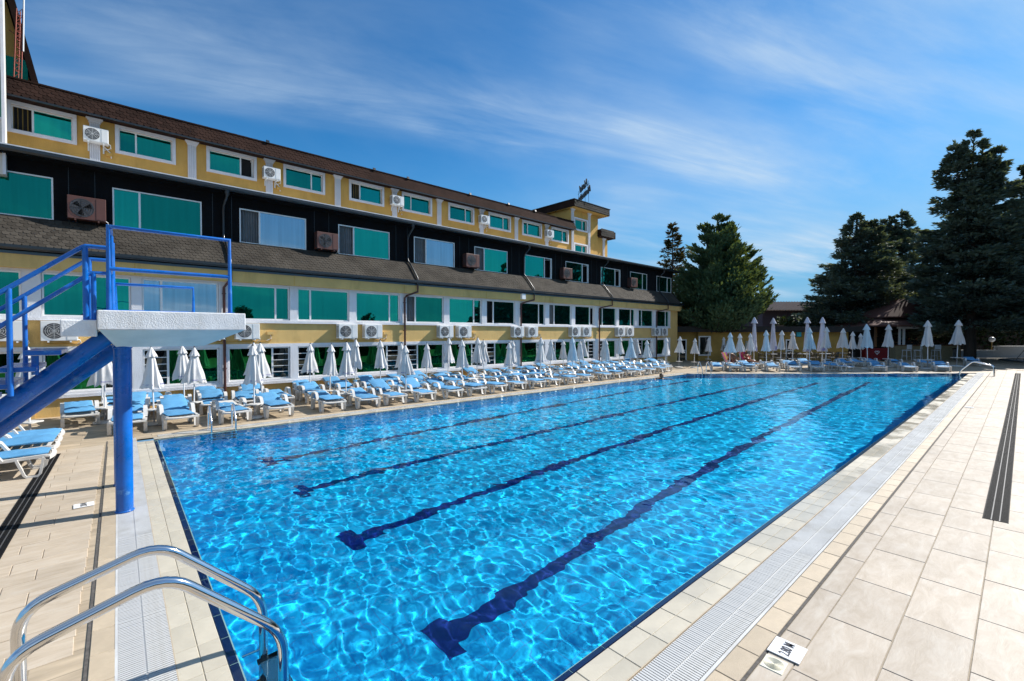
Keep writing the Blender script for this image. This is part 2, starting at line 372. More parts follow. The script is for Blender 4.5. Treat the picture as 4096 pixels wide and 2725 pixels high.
m_deck = bpy.data.materials.new('deck_paving'); m_deck.use_nodes = True
def deck_mat():
    nt = m_deck.node_tree; N = nt.nodes; L = nt.links; P = N['Principled BSDF']; tc = N.new('ShaderNodeTexCoord')
    br = N.new('ShaderNodeTexBrick'); L.new(tc.outputs['Object'], br.inputs[0]); br.inputs['Scale'].default_value = 1; br.inputs['Brick Width'].default_value = 0.92; br.inputs['Row Height'].default_value = 0.29
    br.inputs['Mortar Size'].default_value = 0.006; br.inputs['Color1'].default_value = (0.46, 0.37, 0.26, 1); br.inputs['Color2'].default_value = (0.36, 0.285, 0.195, 1); br.inputs['Mortar'].default_value = (0.30, 0.245, 0.175, 1)
    mp = N.new('ShaderNodeMapping'); mp.inputs['Scale'].default_value = (0.9, 4, 1); L.new(tc.outputs['Object'], mp.inputs[0])
    n = N.new('ShaderNodeTexNoise'); n.inputs['Scale'].default_value = 2.5; n.inputs['Detail'].default_value = 8; L.new(mp.outputs[0], n.inputs[0])
    mr = N.new('ShaderNodeMapRange'); L.new(n.outputs[0], mr.inputs[0]); mr.inputs[1].default_value = 0.3; mr.inputs[2].default_value = 0.7; mr.inputs[3].default_value = 0.72; mr.inputs[4].default_value = 1.15
    mx = N.new('ShaderNodeMix'); mx.data_type = 'RGBA'; mx.blend_type = 'MULTIPLY'; mx.inputs['Factor'].default_value = 1
    L.new(br.outputs[0], mx.inputs['A']); L.new(mr.outputs[0], mx.inputs['B']); L.new(mx.outputs['Result'], P.inputs['Base Color']); P.inputs['Roughness'].default_value = 0.6
deck_mat()
deck = sheet_with_hole('pool_deck', [(-14,-9),(62,-9),(62,34),(-14,34)], grow(0.30), -0.008, m_deck); tag(deck, kind='structure')

def slab_mesh(name, lx, ly, t, m, b=0.004):
    """one tile with worn, slightly rounded upper edges"""
    mb = MB(); x, y = lx/2, ly/2
    mb.add([(-x,-y,-t),(x,-y,-t),(x,y,-t),(-x,y,-t),(-x,-y,-b),(x,-y,-b),(x,y,-b),(-x,y,-b),(-x+b,-y+b,0),(x-b,-y+b,0),(x-b,y-b,0),(-x+b,y-b,0)],
           [(0,1,5,4),(1,2,6,5),(2,3,7,6),(3,0,4,7),(4,5,9,8),(5,6,10,9),(6,7,11,10),(7,4,8,11),(8,9,10,11)])
    return mb.mesh(name, m)
def tiles():
    jz = lambda: random.uniform(-0.0012, 0.0012)
    # right deck: running bond, rows along the pool
    L_, W_ = 0.945, 0.442; g_ = 0.006
    full = slab_mesh('deck_tile', L_-g_, W_-g_, 0.02, m_slab); cut = slab_mesh('deck_tile', L_-g_, 0.183-g_, 0.02, m_slab)
    rows = [(1.295-0.0915, 0.42, cut)] + [(1.112-W_*(k+0.5), 0.90+(0.51 if k%2 else 0.0), full) for k in range(3)]
    gb = MB().box(0.0, 45.5, -0.222, 1.30, -0.03, -0.0068); gb.build('grout_bed', m_grout, deck)
    for y, x0, me in rows:
        k = 0; x = x0+L_/2-0.9
        while x < 44.6 and k < 60:
            inst('deck_tile', me, deck, (x, y, 0.0005+jz()), (jz()*0.6, jz()*0.6, jz()*0.5)); x += L_; k += 1
    # left deck: narrower planks, rows along x, staggered joints
    L2, W2 = 0.92, 0.29
    full = slab_mesh('deck_tile', L2-0.005, W2-0.005, 0.02, m_plank)
    for r in range(30):
        y = 5.02 + W2*r; off = -0.17-(0.59 if r%2 else 0.38)
        dx = (y-8)*0.018
        if y > 13.6: break
        first = off+dx; xe = -0.168+dx
        w = xe-first-0.005; mm = slab_mesh('deck_tile', w, W2-0.005, 0.02, m_plank)
        inst('deck_tile', mm, deck, ((first+xe)/2, y, 0.0005+jz()), (0,0,rad(1.0)))
        for k in range(2): inst('deck_tile', full, deck, (first-L2*(k+0.5), y, 0.0005+jz()), (jz(),jz(),rad(1.0)))
    # coping, edge tiles: right side and near end
    c1 = slab_mesh('coping_tile', 0.386, 0.148, 0.03, m_cope); e1 = slab_mesh('edge_tile', 0.386, 0.166, 0.02, m_edge)
    k = 0
    for i in range(100):
        x = 0.8 + 0.391*i
        inst('edge_tile', e1, deck, (x, 1.405, 0.001+jz()))
        if x < 39.3:
            for y in (2.088, 1.936):
                inst('coping_tile', c1, deck, (x, y, -0.002 if y > 2 else 0.0))
    for i in range(29):
        y = 2.6 + 0.391*i; x = xa(y)
        if y > 13.4: break
        for dx in (0.082, 0.234): inst('coping_tile', c1, deck, (x-dx, y, -0.002 if dx < 0.1 else 0.0), (0,0,PI/2-rad(0.8)))
        inst('edge_tile', e1, deck, (x-0.72, y, 0.001+jz()), (0,0,PI/2-rad(0.8)))
    bed = mat('pale_grout_bed', (0.36, 0.32, 0.25), 0.9, var=0.3, vscale=8)
    MB().box(0.7, 39.4, 1.862, 2.163, -0.035, -0.0075).build('grout_bed', bed, deck)
    MB().box(-0.31, -0.008, 0, 11.0, -0.035, -0.0075).xf(Matrix.Translation((xa(2.45), 2.45, 0)) @ Matrix.Rotation(-rad(0.8), 4, 'Z')).build('grout_bed', bed, deck)
    # the far and the building side, too small to pick apart: joined
    mb = MB(); eb = MB()
    for i in range(66):
        x = 1.0+0.391*i
        for y in (13.582, 13.734): mb.box(x-0.193, x+0.193, y-0.074, y+0.074, -0.03, -0.001)
        eb.box(x-0.193, x+0.193, 14.10, 14.25, -0.03, 0.0005)
    n = math.hypot(PD[0]-PB[0], PD[1]-PB[1]); ux, uy = (PD[0]-PB[0])/n, (PD[1]-PB[1])/n
    s0 = len(mb.v); s1 = len(eb.v)
    for i in range(43):
        t = 0.39*i; mb.box(t, t+0.386, 0.008, 0.30, -0.03, -0.001); eb.box(t, t+0.386, 0.52, 0.70, -0.03, 0.0005)
    M_ = Matrix.Translation((PB[0], PB[1], 0)) @ Matrix(((ux,-uy,0,0),(uy,ux,0,0),(0,0,1,0),(0,0,0,1)))
    mb.xf(M_, s0); eb.xf(M_, s1)
    tag(mb.build('coping_tile', m_cope, deck), kind='stuff'); tag(eb.build('edge_tile', m_edge, deck), kind='stuff')
tiles()
def gratings():
    pitch, w = 0.0262, 0.0165
    def slat(wd):
        mb = MB(); h = wd/2
        for a, b in ((-h, -0.006), (0.006, h)): mb.box(-w/2, w/2, a, b, -0.022, 0.003)
        mb.box(-pitch/2, pitch/2, -0.006, 0.006, -0.02, -0.006)
        return mb
    s1 = slat(0.325); me = s1.mesh('grating_slat', m_grate); far_ = MB()
    def strip(p, q, wd, n_own, ang):
        Ln = math.dist(p, q); k = int(Ln/pitch)
        for i in range(k):
            t = (i+0.5)*pitch/Ln; x, y = p[0]+(q[0]-p[0])*t, p[1]+(q[1]-p[1])*t
            if i < n_own: inst('grating_slat', me, deck, (x, y, random.uniform(-.001, .001)), (0, 0, ang))
            else:
                s0 = len(far_.v); h = wd/2; far_.box(-w/2, w/2, -h, -.006, -0.022, 0.003); far_.box(-w/2, w/2, .006, h, -0.022, 0.003); far_.box(-pitch/2, pitch/2, -0.006, 0.006, -0.02, -0.006)
                far_.xf(Matrix.Translation((x, y, 0)) @ Matrix.Rotation(ang, 4, 'Z'), s0)
    strip((1.9, 1.682), (40.6, 1.682), 0.325, 150, 0)
    strip((xa(3.3)-0.473, 3.3), (xa(14.0)-0.473, 14.0), 0.325, 150, PI/2-rad(0.8))
    strip((0.9, 13.93), (26.6, 13.93), 0.22, 0, 0)
    n = math.hypot(PD[0]-PB[0], PD[1]-PB[1]); ux, uy = (PD[0]-PB[0])/n, (PD[1]-PB[1])/n; ox, oy = -uy*0.41, ux*0.41
    strip((PB[0]+ox, PB[1]+oy), (PD[0]+ox, PD[1]+oy), 0.2, 0, math.atan2(uy, ux))
    tag(far_.build('grating_slat', m_grate, deck), kind='stuff')
    ch = MB(); ch.box(0.3, 40.8, 1.505, 1.862, -0.12, -0.06); ch.build('gutter_channel', m_channel, deck)
    ch = MB(); ch.box(-0.18, 0.18, 0, 12.4, -0.12, -0.06); ch.xf(Matrix.Translation((xa(1.8)-0.473, 1.8, 0)) @ Matrix.Rotation(-rad(0.8), 4, 'Z')); ch.build('gutter_channel', m_channel, deck)
    # white plastic lip both sides of the right grating, mastic joint behind the edge tiles
    for y, h in ((1.502, 0.022), (1.857, 0.008)): MB().box(1.0, 40.6, y-h/2, y+h/2, -0.03, 0.004).build('grating_frame', m_grate if h > .01 else m_edge, deck)
    MB().box(0.5, 41.5, 1.297, 1.320, -0.03, -0.0015).build('mastic_joint', m_joint, deck)
    for dx, h, mm in ((0.645, 0.018, m_grate), (0.308, 0.008, m_edge), (0.818, 0.020, m_joint)):
        b = MB().box(-h/2, h/2, 0, 11.6, -0.03, 0.002 if mm is not m_joint else -0.001); b.xf(Matrix.Translation((xa(2.4)-dx, 2.4, 0)) @ Matrix.Rotation(-rad(0.8), 4, 'Z'))
        b.build('mastic_joint' if mm is m_joint else 'grating_frame', mm, deck)
gratings()
m_drain2 = mat('grey_steel_slot', (0.07, 0.07, 0.072), 0.6, metal=0.0)
def drain(p, q, w, label):
    Ln = math.dist(p, q); ang = math.atan2(q[1]-p[1], q[0]-p[0]); root = empty('channel_drain', (p[0], p[1], 0), ang)
    tag(root, label, 'drain', 'black slotted drains in the paving')
    mb = MB(); h = w/2
    mb.box(0.004, 0.996, -h, h, -0.02, 0.002)
    for i in range(33):
        x = 0.02+0.03*i
        for y0, y1 in ((-h+.012, -h*0.36), (-h*0.28, h*0.28), (h*0.36, h-.012)): mb.box(x, x+0.016, y0, y1, 0.0021, 0.006)
    for y in (-h+0.005, h-0.005): mb.box(0.004, 0.996, y-.005, y+.005, 0.0021, 0.008)
    me = mb.mesh('grate_segment', m_dark)
    lb = MB()
    for y in (-h*0.32, h*0.32): lb.box(0.004, 0.996, y-.006, y+.006, 0.0021, 0.0075)
    lm = lb.mesh('steel_strip', m_drain2)
    for i in range(int(Ln)):
        s = inst('grate_segment', me, root, (i, 0, random.uniform(0, .002))); inst('steel_strip', lm, s)
drain((8.78, 0.21), (41.8, 0.16), 0.24, 'long black slotted drain in the pale paving beside the pool')
drain((-1.03, 6.2), (-0.82, 13.2), 0.18, 'black slotted drain in the tan paving by the loungers under the stairs')

# depth plates and the skimmer lid
def text_mesh(txt, size, name, m, ext=0.0, shear=0.0, align='CENTER', parent=None, loc=(0,0,0), rot=(0,0,0), mirror=False, wt=0.0):
    cu = bpy.data.curves.new(name, 'FONT'); cu.body = txt; cu.size = size; cu.align_x = align; cu.align_y = 'CENTER'; cu.extrude = ext; cu.shear = shear; cu.offset = wt; cu.resolution_u = 3
    t = bpy.data.objects.new(name, cu); C.objects.link(t); bpy.context.view_layer.update()
    me = bpy.data.meshes.new_from_object(t); bpy.data.objects.remove(t); me.materials.clear(); me.materials.append(m)
    o = bpy.data.objects.new(name, me); C.objects.link(o); o.parent = parent; o.location = loc; o.rotation_euler = rot
    if mirror: o.scale.x = -1
    return o
def plate(x, y, sx, sy, rz, label, txt, trot=0.0, ts=0.06):
    root = empty('depth_plate', (x, y, 0), rz); tag(root, label, 'depth plate', 'depth plates lying on the deck')
    p = slab_mesh('plate', sx, sy, 0.006, m_white, 0.001); inst('plate', p, root, (0, 0, 0.0125), (0, rad(0.6), 0))
    if txt:
        t = text_mesh(txt, ts, 'lettering', m_ink, 0.0004, parent=root, loc=(0, 0, 0.0155), rot=(0, 0, trot), wt=0.0008); t.scale = (0.62, 1, 1)
plate(3.966, 1.198, 0.235, 0.222, rad(2), 'white plate reading 2.80 M beside the long white grating', '2.80 M', 0.0, 0.105)
plate(-0.27, 9.0, 0.22, 0.2, rad(2), 'white depth plate on the tan paving near the blue column', '2.80 M', PI/2, 0.10)
plate(21.5, 1.15, 0.24, 0.2, rad(3), 'small plain plate on the pale paving halfway along the pool', None)
def lid(x, y):
    root = empty('skimmer_lid', (x, y, 0), rad(3)); tag(root, 'square cream lid with concentric rings next to the depth plate', 'drain lid')
    m = mat('cream_plastic', (0.72, 0.68, 0.54), 0.4, var=0.1)
    inst('cover', slab_mesh('cover', 0.17, 0.15, 0.01, m, 0.003), root, (0,0,0.006))
    for k in range(9):
        r = 0.006+0.0072*k; mb = MB(); n = 28
        for rr, z in ((r, 0.0062), (r+.0036, 0.0085), (r+.0036, 0.0062)): mb.v += [(rr*math.cos(2*PI*j/n), rr*math.sin(2*PI*j/n), z) for j in range(n)]
        mb.f = [(i*n+j, i*n+(j+1)%n, (i+1)*n+(j+1)%n, (i+1)*n+j) for i in range(2) for j in range(n)]
        mb.build('ring', m, root)
lid(3.725, 1.215)
# ------------------------------------------------------------------ hotel building (local x along the pool, y into the building)
m_yel = mat('yellow_stucco', (0.66, 0.435, 0.155), 0.85, var=0.13, vscale=1.3, bump=0.5, bscale=38, stain=((0.42, 0.27, 0.085), 0.8, 0.52, 0.85, (2.6, 2.6, 0.5)))
m_yel3 = mat('ochre_stucco', (0.62, 0.345, 0.08), 0.85, var=0.16, vscale=1.1, bump=0.45, bscale=34, stain=((0.40, 0.23, 0.05), 0.8, 0.5, 0.85, (2.6, 2.6, 0.5)))
m_wst = mat('white_stucco', (0.70, 0.70, 0.72), 0.8, var=0.07, vscale=1.5, bump=0.6, bscale=45, stain=((0.46, 0.45, 0.43), 0.9, 0.55, 0.9, (3, 3, 0.5)))
m_upvc = mat('white_window_plastic', (0.78, 0.78, 0.77), 0.4, var=0.06, vscale=2)
m_black = mat('black_cladding', (0.0045, 0.0045, 0.0055), 0.85, var=0.35, vscale=3, bump=0.5, bscale=14, spec=0.15)
m_shg = mat('weathered_slate_shingle', (0.070, 0.061, 0.050), 0.85, var=0.45, vscale=1.4, ptint=0.38, bump=0.3, bscale=90, spec=0.15)
m_shb = mat('brown_slate_shingle', (0.030, 0.0155, 0.0115), 0.9, var=0.35, vscale=1.6, ptint=0.35, bump=0.3, bscale=90, spec=0.1)
m_gut = mat('black_gutter_metal', (0.012, 0.016, 0.020), 0.35, metal=0.0, coat=0.2)
m_flash = mat('pale_flashing_metal', (0.62, 0.64, 0.66), 0.4, metal=0.2, var=0.2)
m_pipe = mat('brown_downpipe', (0.075, 0.022, 0.016), 0.4)
m_room = mat('room_shade_black', (0.010, 0.010, 0.011), 0.9)  # near-black backing stands in for the unlit rooms behind the panes
m_curt = mat('grey_curtain', (0.16, 0.17, 0.18), 0.9, var=0.2, vscale=3)
m_curty = mat('ochre_curtain', (0.30, 0.20, 0.05), 0.9, var=0.2, vscale=3)
def glass(name, tint, refl, body, rough=0.0, wav=0.02, spread=0.4):
    m = bpy.data.materials.new(name); m.use_nodes = True; nt = m.node_tree; N = nt.nodes; L = nt.links; N.clear()
    out = N.new('ShaderNodeOutputMaterial'); gl = N.new('ShaderNodeBsdfGlossy'); gl.inputs['Color'].default_value = (*tint, 1); gl.inputs['Roughness'].default_value = rough
    df = N.new('ShaderNodeBsdfDiffuse'); df.inputs['Color'].default_value = (*body, 1); mx = N.new('ShaderNodeMixShader'); mx.inputs[0].default_value = refl
    L.new(df.outputs[0], mx.inputs[1]); L.new(gl.outputs[0], mx.inputs[2]); L.new(mx.outputs[0], out.inputs[0])
    tc = N.new('ShaderNodeTexCoord'); n = N.new('ShaderNodeTexNoise'); n.inputs['Scale'].default_value = 1.4; n.inputs['Detail'].default_value = 2; L.new(tc.outputs['Object'], n.inputs[0])
    oi = N.new('ShaderNodeObjectInfo'); mr = N.new('ShaderNodeMapRange'); L.new(oi.outputs['Random'], mr.inputs[0]); mr.inputs[3].default_value = 1-spread; mr.inputs[4].default_value = 1.0
    mu = N.new('ShaderNodeMix'); mu.data_type = 'RGBA'; mu.blend_type = 'MULTIPLY'; mu.inputs['Factor'].default_value = 1; mu.inputs['A'].default_value = (*tint, 1); L.new(mr.outputs[0], mu.inputs['B']); L.new(mu.outputs['Result'], gl.inputs['Color'])
    mpv = N.new('ShaderNodeMapping'); mpv.inputs['Scale'].default_value = (9, 1, 0.25); L.new(tc.outputs['Object'], mpv.inputs[0])
    nv = N.new('ShaderNodeTexNoise'); nv.inputs['Scale'].default_value = 1.6; nv.inputs['Detail'].default_value = 3; L.new(mpv.outputs[0], nv.inputs[0])   # folds of the lining behind the film
    mv = N.new('ShaderNodeMapRange'); L.new(nv.outputs[0], mv.inputs[0]); mv.inputs[1].default_value = 0.3; mv.inputs[2].default_value = 0.7; mv.inputs[3].default_value = refl-0.10; mv.inputs[4].default_value = min(1, refl+0.06); L.new(mv.outputs[0], mx.inputs[0])
    bp = N.new('ShaderNodeBump'); bp.inputs['Strength'].default_value = wav; bp.inputs['Distance'].default_value = 0.05; L.new(n.outputs[0], bp.inputs['Height']); L.new(bp.outputs[0], gl.inputs['Normal'])
    MATS[name] = m; return m
m_teal = glass('teal_mirror_glass', (0.02, 0.42, 0.30), 0.82, (0.004, 0.045, 0.036), 0.0, 0.07, 0.5)
m_green = glass('green_mirror_glass', (0.03, 0.36, 0.11), 0.46, (0.0, 0.006, 0.002), 0.0, 0.04)
m_blue = glass('clear_mirror_glass', (0.52, 0.68, 0.80), 0.80, (0.02, 0.03, 0.04), 0.0, 0.02)
m_dkgl = glass('dark_glass', (0.25, 0.30, 0.30), 0.35, (0.006, 0.008, 0.009), 0.0, 0.02)

hotel = empty('hotel_building', (0, 19.15, 0), rad(0.9))
tag(hotel, 'long three storey yellow and black hotel with teal windows along the pool', 'building')
def holed(x0, x1, z0, z1, holes, y, d):
    """wall panel with window openings and their reveals, one welded piece"""
    mb = MB(); xs = sorted({round(v,4) for v in [x0, x1] + [h[0] for h in holes] + [h[1] for h in holes] if x0 <= v <= x1})
    zs = sorted({round(v,4) for v in [z0, z1] + [h[2] for h in holes] + [h[3] for h in holes] if z0 <= v <= z1})
    ids = {}
    def V(x, yy, z):
        k = (x, yy, z)
        if k not in ids: ids[k] = len(mb.v); mb.v.append(k)
        return ids[k]
    solid = {}
    for i in range(len(xs)-1):
        for j in range(len(zs)-1):
            cx_, cz_ = (xs[i]+xs[i+1])/2, (zs[j]+zs[j+1])/2
            solid[i,j] = not any(h[0] < cx_ < h[1] and h[2] < cz_ < h[3] for h in holes)
    for (i, j), s_ in solid.items():
        if not s_: continue
        a, b, c, e = xs[i], xs[i+1], zs[j], zs[j+1]
        mb.f.append((V(a,y,c), V(b,y,c), V(b,y,e), V(a,y,e)))
        for (di, dj, p, q) in ((-1,0,(a,c),(a,e)), (1,0,(b,e),(b,c)), (0,-1,(b,c),(a,c)), (0,1,(a,e),(b,e))):
            if not solid.get((i+di, j+dj), False):
                mb.f.append((V(p[0],y,p[1]), V(q[0],y,q[1]), V(q[0],y+d,q[1]), V(p[0],y+d,p[1])))
    return mb
def curtain(name, x0, x1, z0, z1, y, m, par, amp=0.03, wl=0.10):
    mb = MB(); n = max(6, int((x1-x0)/wl*6)); ph = random.uniform(0, 6)
    for i in range(n+1):
        x = x0+(x1-x0)*i/n; yy = y+amp*math.sin(2*PI*(x-x0)/wl+ph+0.7*math.sin(x*9)); mb.v += [(x, yy, z0), (x, yy, z1)]
    mb.f = [(2*i, 2*i+2, 2*i+3, 2*i+1) for i in range(n)]
    return mb.build(name, m, par, smooth=60)
def window(x0, x1, z0, z1, y, split, side, big, small, fw=0.045, bars=0, curt=None, opened=False, dirt=None):
    """frame with one mullion; side tells where the narrow sash sits; big/small are pane materials (None = open)"""
    f = MB(); d = 0.06
    xm = x0+split if side == 'l' else x1-split
    f.box(x0, x1, y, y+d, z0, z0+fw); f.box(x0, x1, y, y+d, z1-fw, z1); f.box(x0, x0+fw, y+.001, y+d-.001, z0+fw, z1-fw); f.box(x1-fw, x1, y+.001, y+d-.001, z0+fw, z1-fw)
    f.box(xm-fw*0.7, xm+fw*0.7, y-.004, y+d-.002, z0+fw, z1-fw)
    w = f.build('window', m_upvc, hotel)
    A = (x0+fw, xm-fw*0.7); B = (xm+fw*0.7, x1-fw); sm, bg = (A, B) if side == 'l' else (B, A)
    for (a, b), m, nm in ((bg, big, 'pane'), (sm, small, 'pane')):
        if m is None: continue
        yy = y+0.035; t = random.uniform(-0.010, 0.010); u = random.uniform(-0.010, 0.010)
        MB().add([(a,yy+t,z0+fw),(b,yy-t,z0+fw),(b,yy-t+u,z1-fw),(a,yy+t+u,z1-fw),(a,yy+t+.006,z0+fw),(b,yy-t+.006,z0+fw),(b,yy-t+u+.006,z1-fw),(a,yy+t+u+.006,z1-fw)],
                 [(0,1,2,3),(7,6,5,4),(0,4,5,1),(1,5,6,2),(2,6,7,3),(3,7,4,0)]).build(nm, m, w)
    if curt: curtain('curtain', sm[0]-0.02, sm[1]+(0.10 if side == 'l' else 0.02), z0+0.02, z1-0.01, y+0.16, curt, w)
    if opened:      # casement swung inwards
        hx = sm[0] if side == 'l' else sm[1]; sg = 1 if side == 'l' else -1; c_ = MB(); wd = (sm[1]-sm[0])*0.97
        for bx in ((0,wd,z0+fw,z0+fw+.05),(0,wd,z1-fw-.05,z1-fw),(0,.05,z0+fw+.05,z1-fw-.05),(wd-.05,wd,z0+fw+.05,z1-fw-.05)): c_.box(bx[0], bx[1], 0, 0.04, bx[2], bx[3])
        c_.xf(Matrix.Translation((hx, y+0.05, 0)) @ Matrix.Rotation(rad(62*sg), 4, 'Z') @ Matrix.Scale(sg, 4, (1,0,0))); c_.build('casement', m_upvc, w)
    for k in range(bars):
        z = z0+fw+(z1-z0-2*fw)*(k+1)/(bars+1)
        MB().box(sm[0]-.02, sm[1]+.02, y-0.03, y-0.012, z-0.011, z+0.011).build('window_bar', m_upvc, w)
    return w
FX = [-4.0, -1.41, 0.88, 3.30, 5.69, 8.10, 10.54, 12.98, 15.43, 17.93, 20.41, 22.90, 25.42, 27.86, 30.48, 33.03]
FW_ = [2.2, 2.02, 2.14] + [2.11]*13
XE = 36.6
# lower two floors
holesG = [(x, x+w, 0.71, 1.95) for x, w in zip(FX, FW_)]; holesF = [(x, x+w, 2.98, 4.27) for x, w in zip(FX, FW_)]
MB().box(-6, XE, 0.0, 0.3, -0.05, 0.56).build('plinth_wall', m_yel, hotel)
holed(-6, 35.32, 0.56, 2.08, holesG, -0.04, 0.16).build('white_window_band', m_wst, hotel)
MB().box(-6, XE, 0.004, 0.3, 2.08, 2.87).build('spandrel_wall', m_yel, hotel)
MB().box(35.33, XE, 0.0, 0.3, 0.56, 2.08).build('end_wall', m_yel, hotel); MB().box(35.33, XE, 0.0, 0.3, 2.87, 4.34).build('end_wall', m_yel, hotel)
holed(-6, 35.32, 2.87, 4.34, holesF, -0.035, 0.16).build('white_window_band', m_wst, hotel)
MB().box(-6, 35.34, -0.075, -0.036, 2.86, 2.95).build('sill_band', m_wst, hotel)
MB().box(-6, 35.34, -0.08, -0.041, 0.54, 0.64).build('sill_band', m_wst, hotel)
MB().box(-6, XE+.2, -0.27, 0.3, 4.34, 4.80).build('fascia', m_yel, hotel)
for x in (0.7, 5.5, 10.3, 15.2, 20.2, 25.2, 30.2): MB().box(x-.012, x+.012, -0.278, -0.27, 4.34, 4.80).build('fascia_joint', m_yel3, hotel)
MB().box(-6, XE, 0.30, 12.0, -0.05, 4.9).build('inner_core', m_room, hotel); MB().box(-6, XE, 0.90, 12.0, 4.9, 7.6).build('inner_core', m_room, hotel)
for x in (-1.62, 3.05, 7.93, 12.82, 17.75, 22.65, 27.7, 32.8):
    MB().box(x-.05, x+.05, -0.035, 0.0, 0.0, 0.54).build('plinth_rib', m_yel, hotel)
for k, (x, w) in enumerate(zip(FX, FW_)):
    side = 'r' if k % 2 == 1 else 'l'
    up = [m_teal, m_teal]; op = False; cu = None
    if k == 2: up = [m_blue, m_blue]
    if k in (6, 10): up[1] = None; cu = m_curt
    if k in (8, 11): up[1] = None; op = True
    window(x+.01, x+w-.01, 2.985, 4.265, 0.03, 0.50, side, up[0], up[1], curt=cu, opened=op)
    window(x+.01, x+w-.01, 0.715, 1.945, 0.05, 0.62 if k > 2 else 0.66, side, m_green, m_dkgl, bars=4 if k % 2 == 0 else 4, curt=m_curt)
# skirt of shingles between first and second floor, gutter below it
SK0, SK1 = (-0.34, 4.93), (0.46, 5.86)
MB().prism([(SK0[0], SK0[1]), (SK1[0], SK1[1]), (SK1[0]+0.3, SK1[1]), (SK1[0]+0.3, SK0[1]-0.1), (SK0[0]+.05, SK0[1]-0.1)], -6, XE+0.1, 'x').build('skirt_roof', m_black, hotel)
def shingle_mesh(w, h, m):
    t = 0.012; o = [(-w/2, h), (-w/2, h*0.32), (-w*0.30, 0.03*h), (w*0.30, 0.03*h), (w/2, h*0.32), (w/2, h)]
    mb = MB(); mb.v = [(x, -t*1.7+t*1.2*(z/h), z) for x, z in o] + [(x, 0.0, z) for x, z in o]
    mb.f = [(0,1,2,3,4,5)] + [(i, i+6, (i+1)%6+6, (i+1)%6) for i in range(6)]
    return mb, mb.mesh('shingle', m)
def shingles(p0, p1, x0, x1, w, rows, m, n_own, skip=()):
    L_ = math.hypot(p1[0]-p0[0], p1[1]-p0[1]); e = L_/rows; ang = math.atan2(p1[0]-p0[0], p1[1]-p0[1])
    mb, me = shingle_mesh(w*0.965, e*1.5, m); rest = MB(); k = 0; cols = int((x1-x0)/w)
    for c in range(cols):
        for r in range(rows):
            x = x0+(c+0.5+(0.5 if r % 2 else 0))*w; t = r*e/L_
            y, z = p0[0]+(p1[0]-p0[0])*t, p0[1]+(p1[1]-p0[1])*t; jr = random.uniform(-.012, .012); lift = random.uniform(0, .005)
            nx_, nz_ = -math.cos(ang), math.sin(ang)
            if k < n_own: inst('shingle', me, hotel, (x, y+nx_*(0.006+lift), z+nz_*(0.006+lift)), (-ang, jr, 0)); k += 1
            else:
                s0 = len(rest.v); rest.add(mb.v, mb.f); rest.xf(Matrix.Translation((x, y+nx_*(0.006+lift), z+nz_*(0.006+lift))) @ Euler((-ang, jr, 0)).to_matrix().to_4x4(), s0)
    if rest.v: tag(rest.build('shingle', m, hotel), kind='stuff')
shingles(SK0, SK1, -3.2, XE, 0.16, 9, m_shg, 150)
def gutter(x0, x1, y, z, name='gutter', m=m_gut, s=1.0):
    return MB().prism([(y-0.13*s, z+0.10*s), (y-0.13*s, z+0.02*s), (y-0.09*s, z-0.03*s), (y+0.03*s, z-0.03*s), (y+0.07*s, z+0.02*s), (y+0.07*s, z+0.11*s)], x0, x1, 'x').build(name, m, hotel)
gutter(-6, XE+.2, -0.36, 4.85)
MB().box(-6, XE+.2, -0.30, -0.272, 4.72, 4.80).build('fascia_trim', mat('blue_grey_trim', (0.05, 0.09, 0.12), 0.4), hotel)
# black second floor
BX = [-3.56, 0.20, 3.80, 7.55, 11.26, 14.99, 18.79, 22.54, 26.37, 30.10, 34.0]
holesB = [(x, x+2.42, 5.90, 7.20) for x in BX]
holed(-6, XE, 5.80, 7.75, holesB, 0.50, 0.16).build('black_wall', m_black, hotel)

spec = [('l', m_teal, m_teal, None, 0), ('l', m_teal, m_teal, None, 0), ('l', m_blue, None, m_curt, 0), ('l', m_teal, None, m_curt, 0), ('l', m_blue, None, m_curt, 0), ('l', m_teal, None, m_curt, 0),
        ('r', m_teal, None, None, 1), ('r', m_teal, None, None, 1), ('r', m_teal, None, None, 1), ('r', m_teal, m_teal, None, 0), ('r', m_teal, m_teal, None, 0)]
for x, (sd, a, b, cu, op) in zip(BX, spec):
    window(x+.005, x+2.415, 5.905, 7.195, 0.49, 0.68, sd, a, b, curt=cu, opened=bool(op), fw=0.04)
    MB().box(x-.03, x+2.45, 0.44, 0.50, 5.845, 5.90).build('window_sill', m_shg, hotel)
MB().prism([(0.05, 7.64), (0.05, 7.76), (1.56, 8.16), (1.56, 7.7), (0.75, 7.64)], -6, XE+.2, 'x').build('lean_to_roof', m_flash, hotel)
MB().box(-6, XE+.2, 0.06, 0.60, 7.60, 7.638).build('soffit', m_black, hotel)
gutter(-6, XE+.25, 0.03, 7.66, s=1.1)
MB().box(-6, 28.2, -0.02, 0.12, 7.785, 7.83).build('roof_flashing', m_flash, hotel)
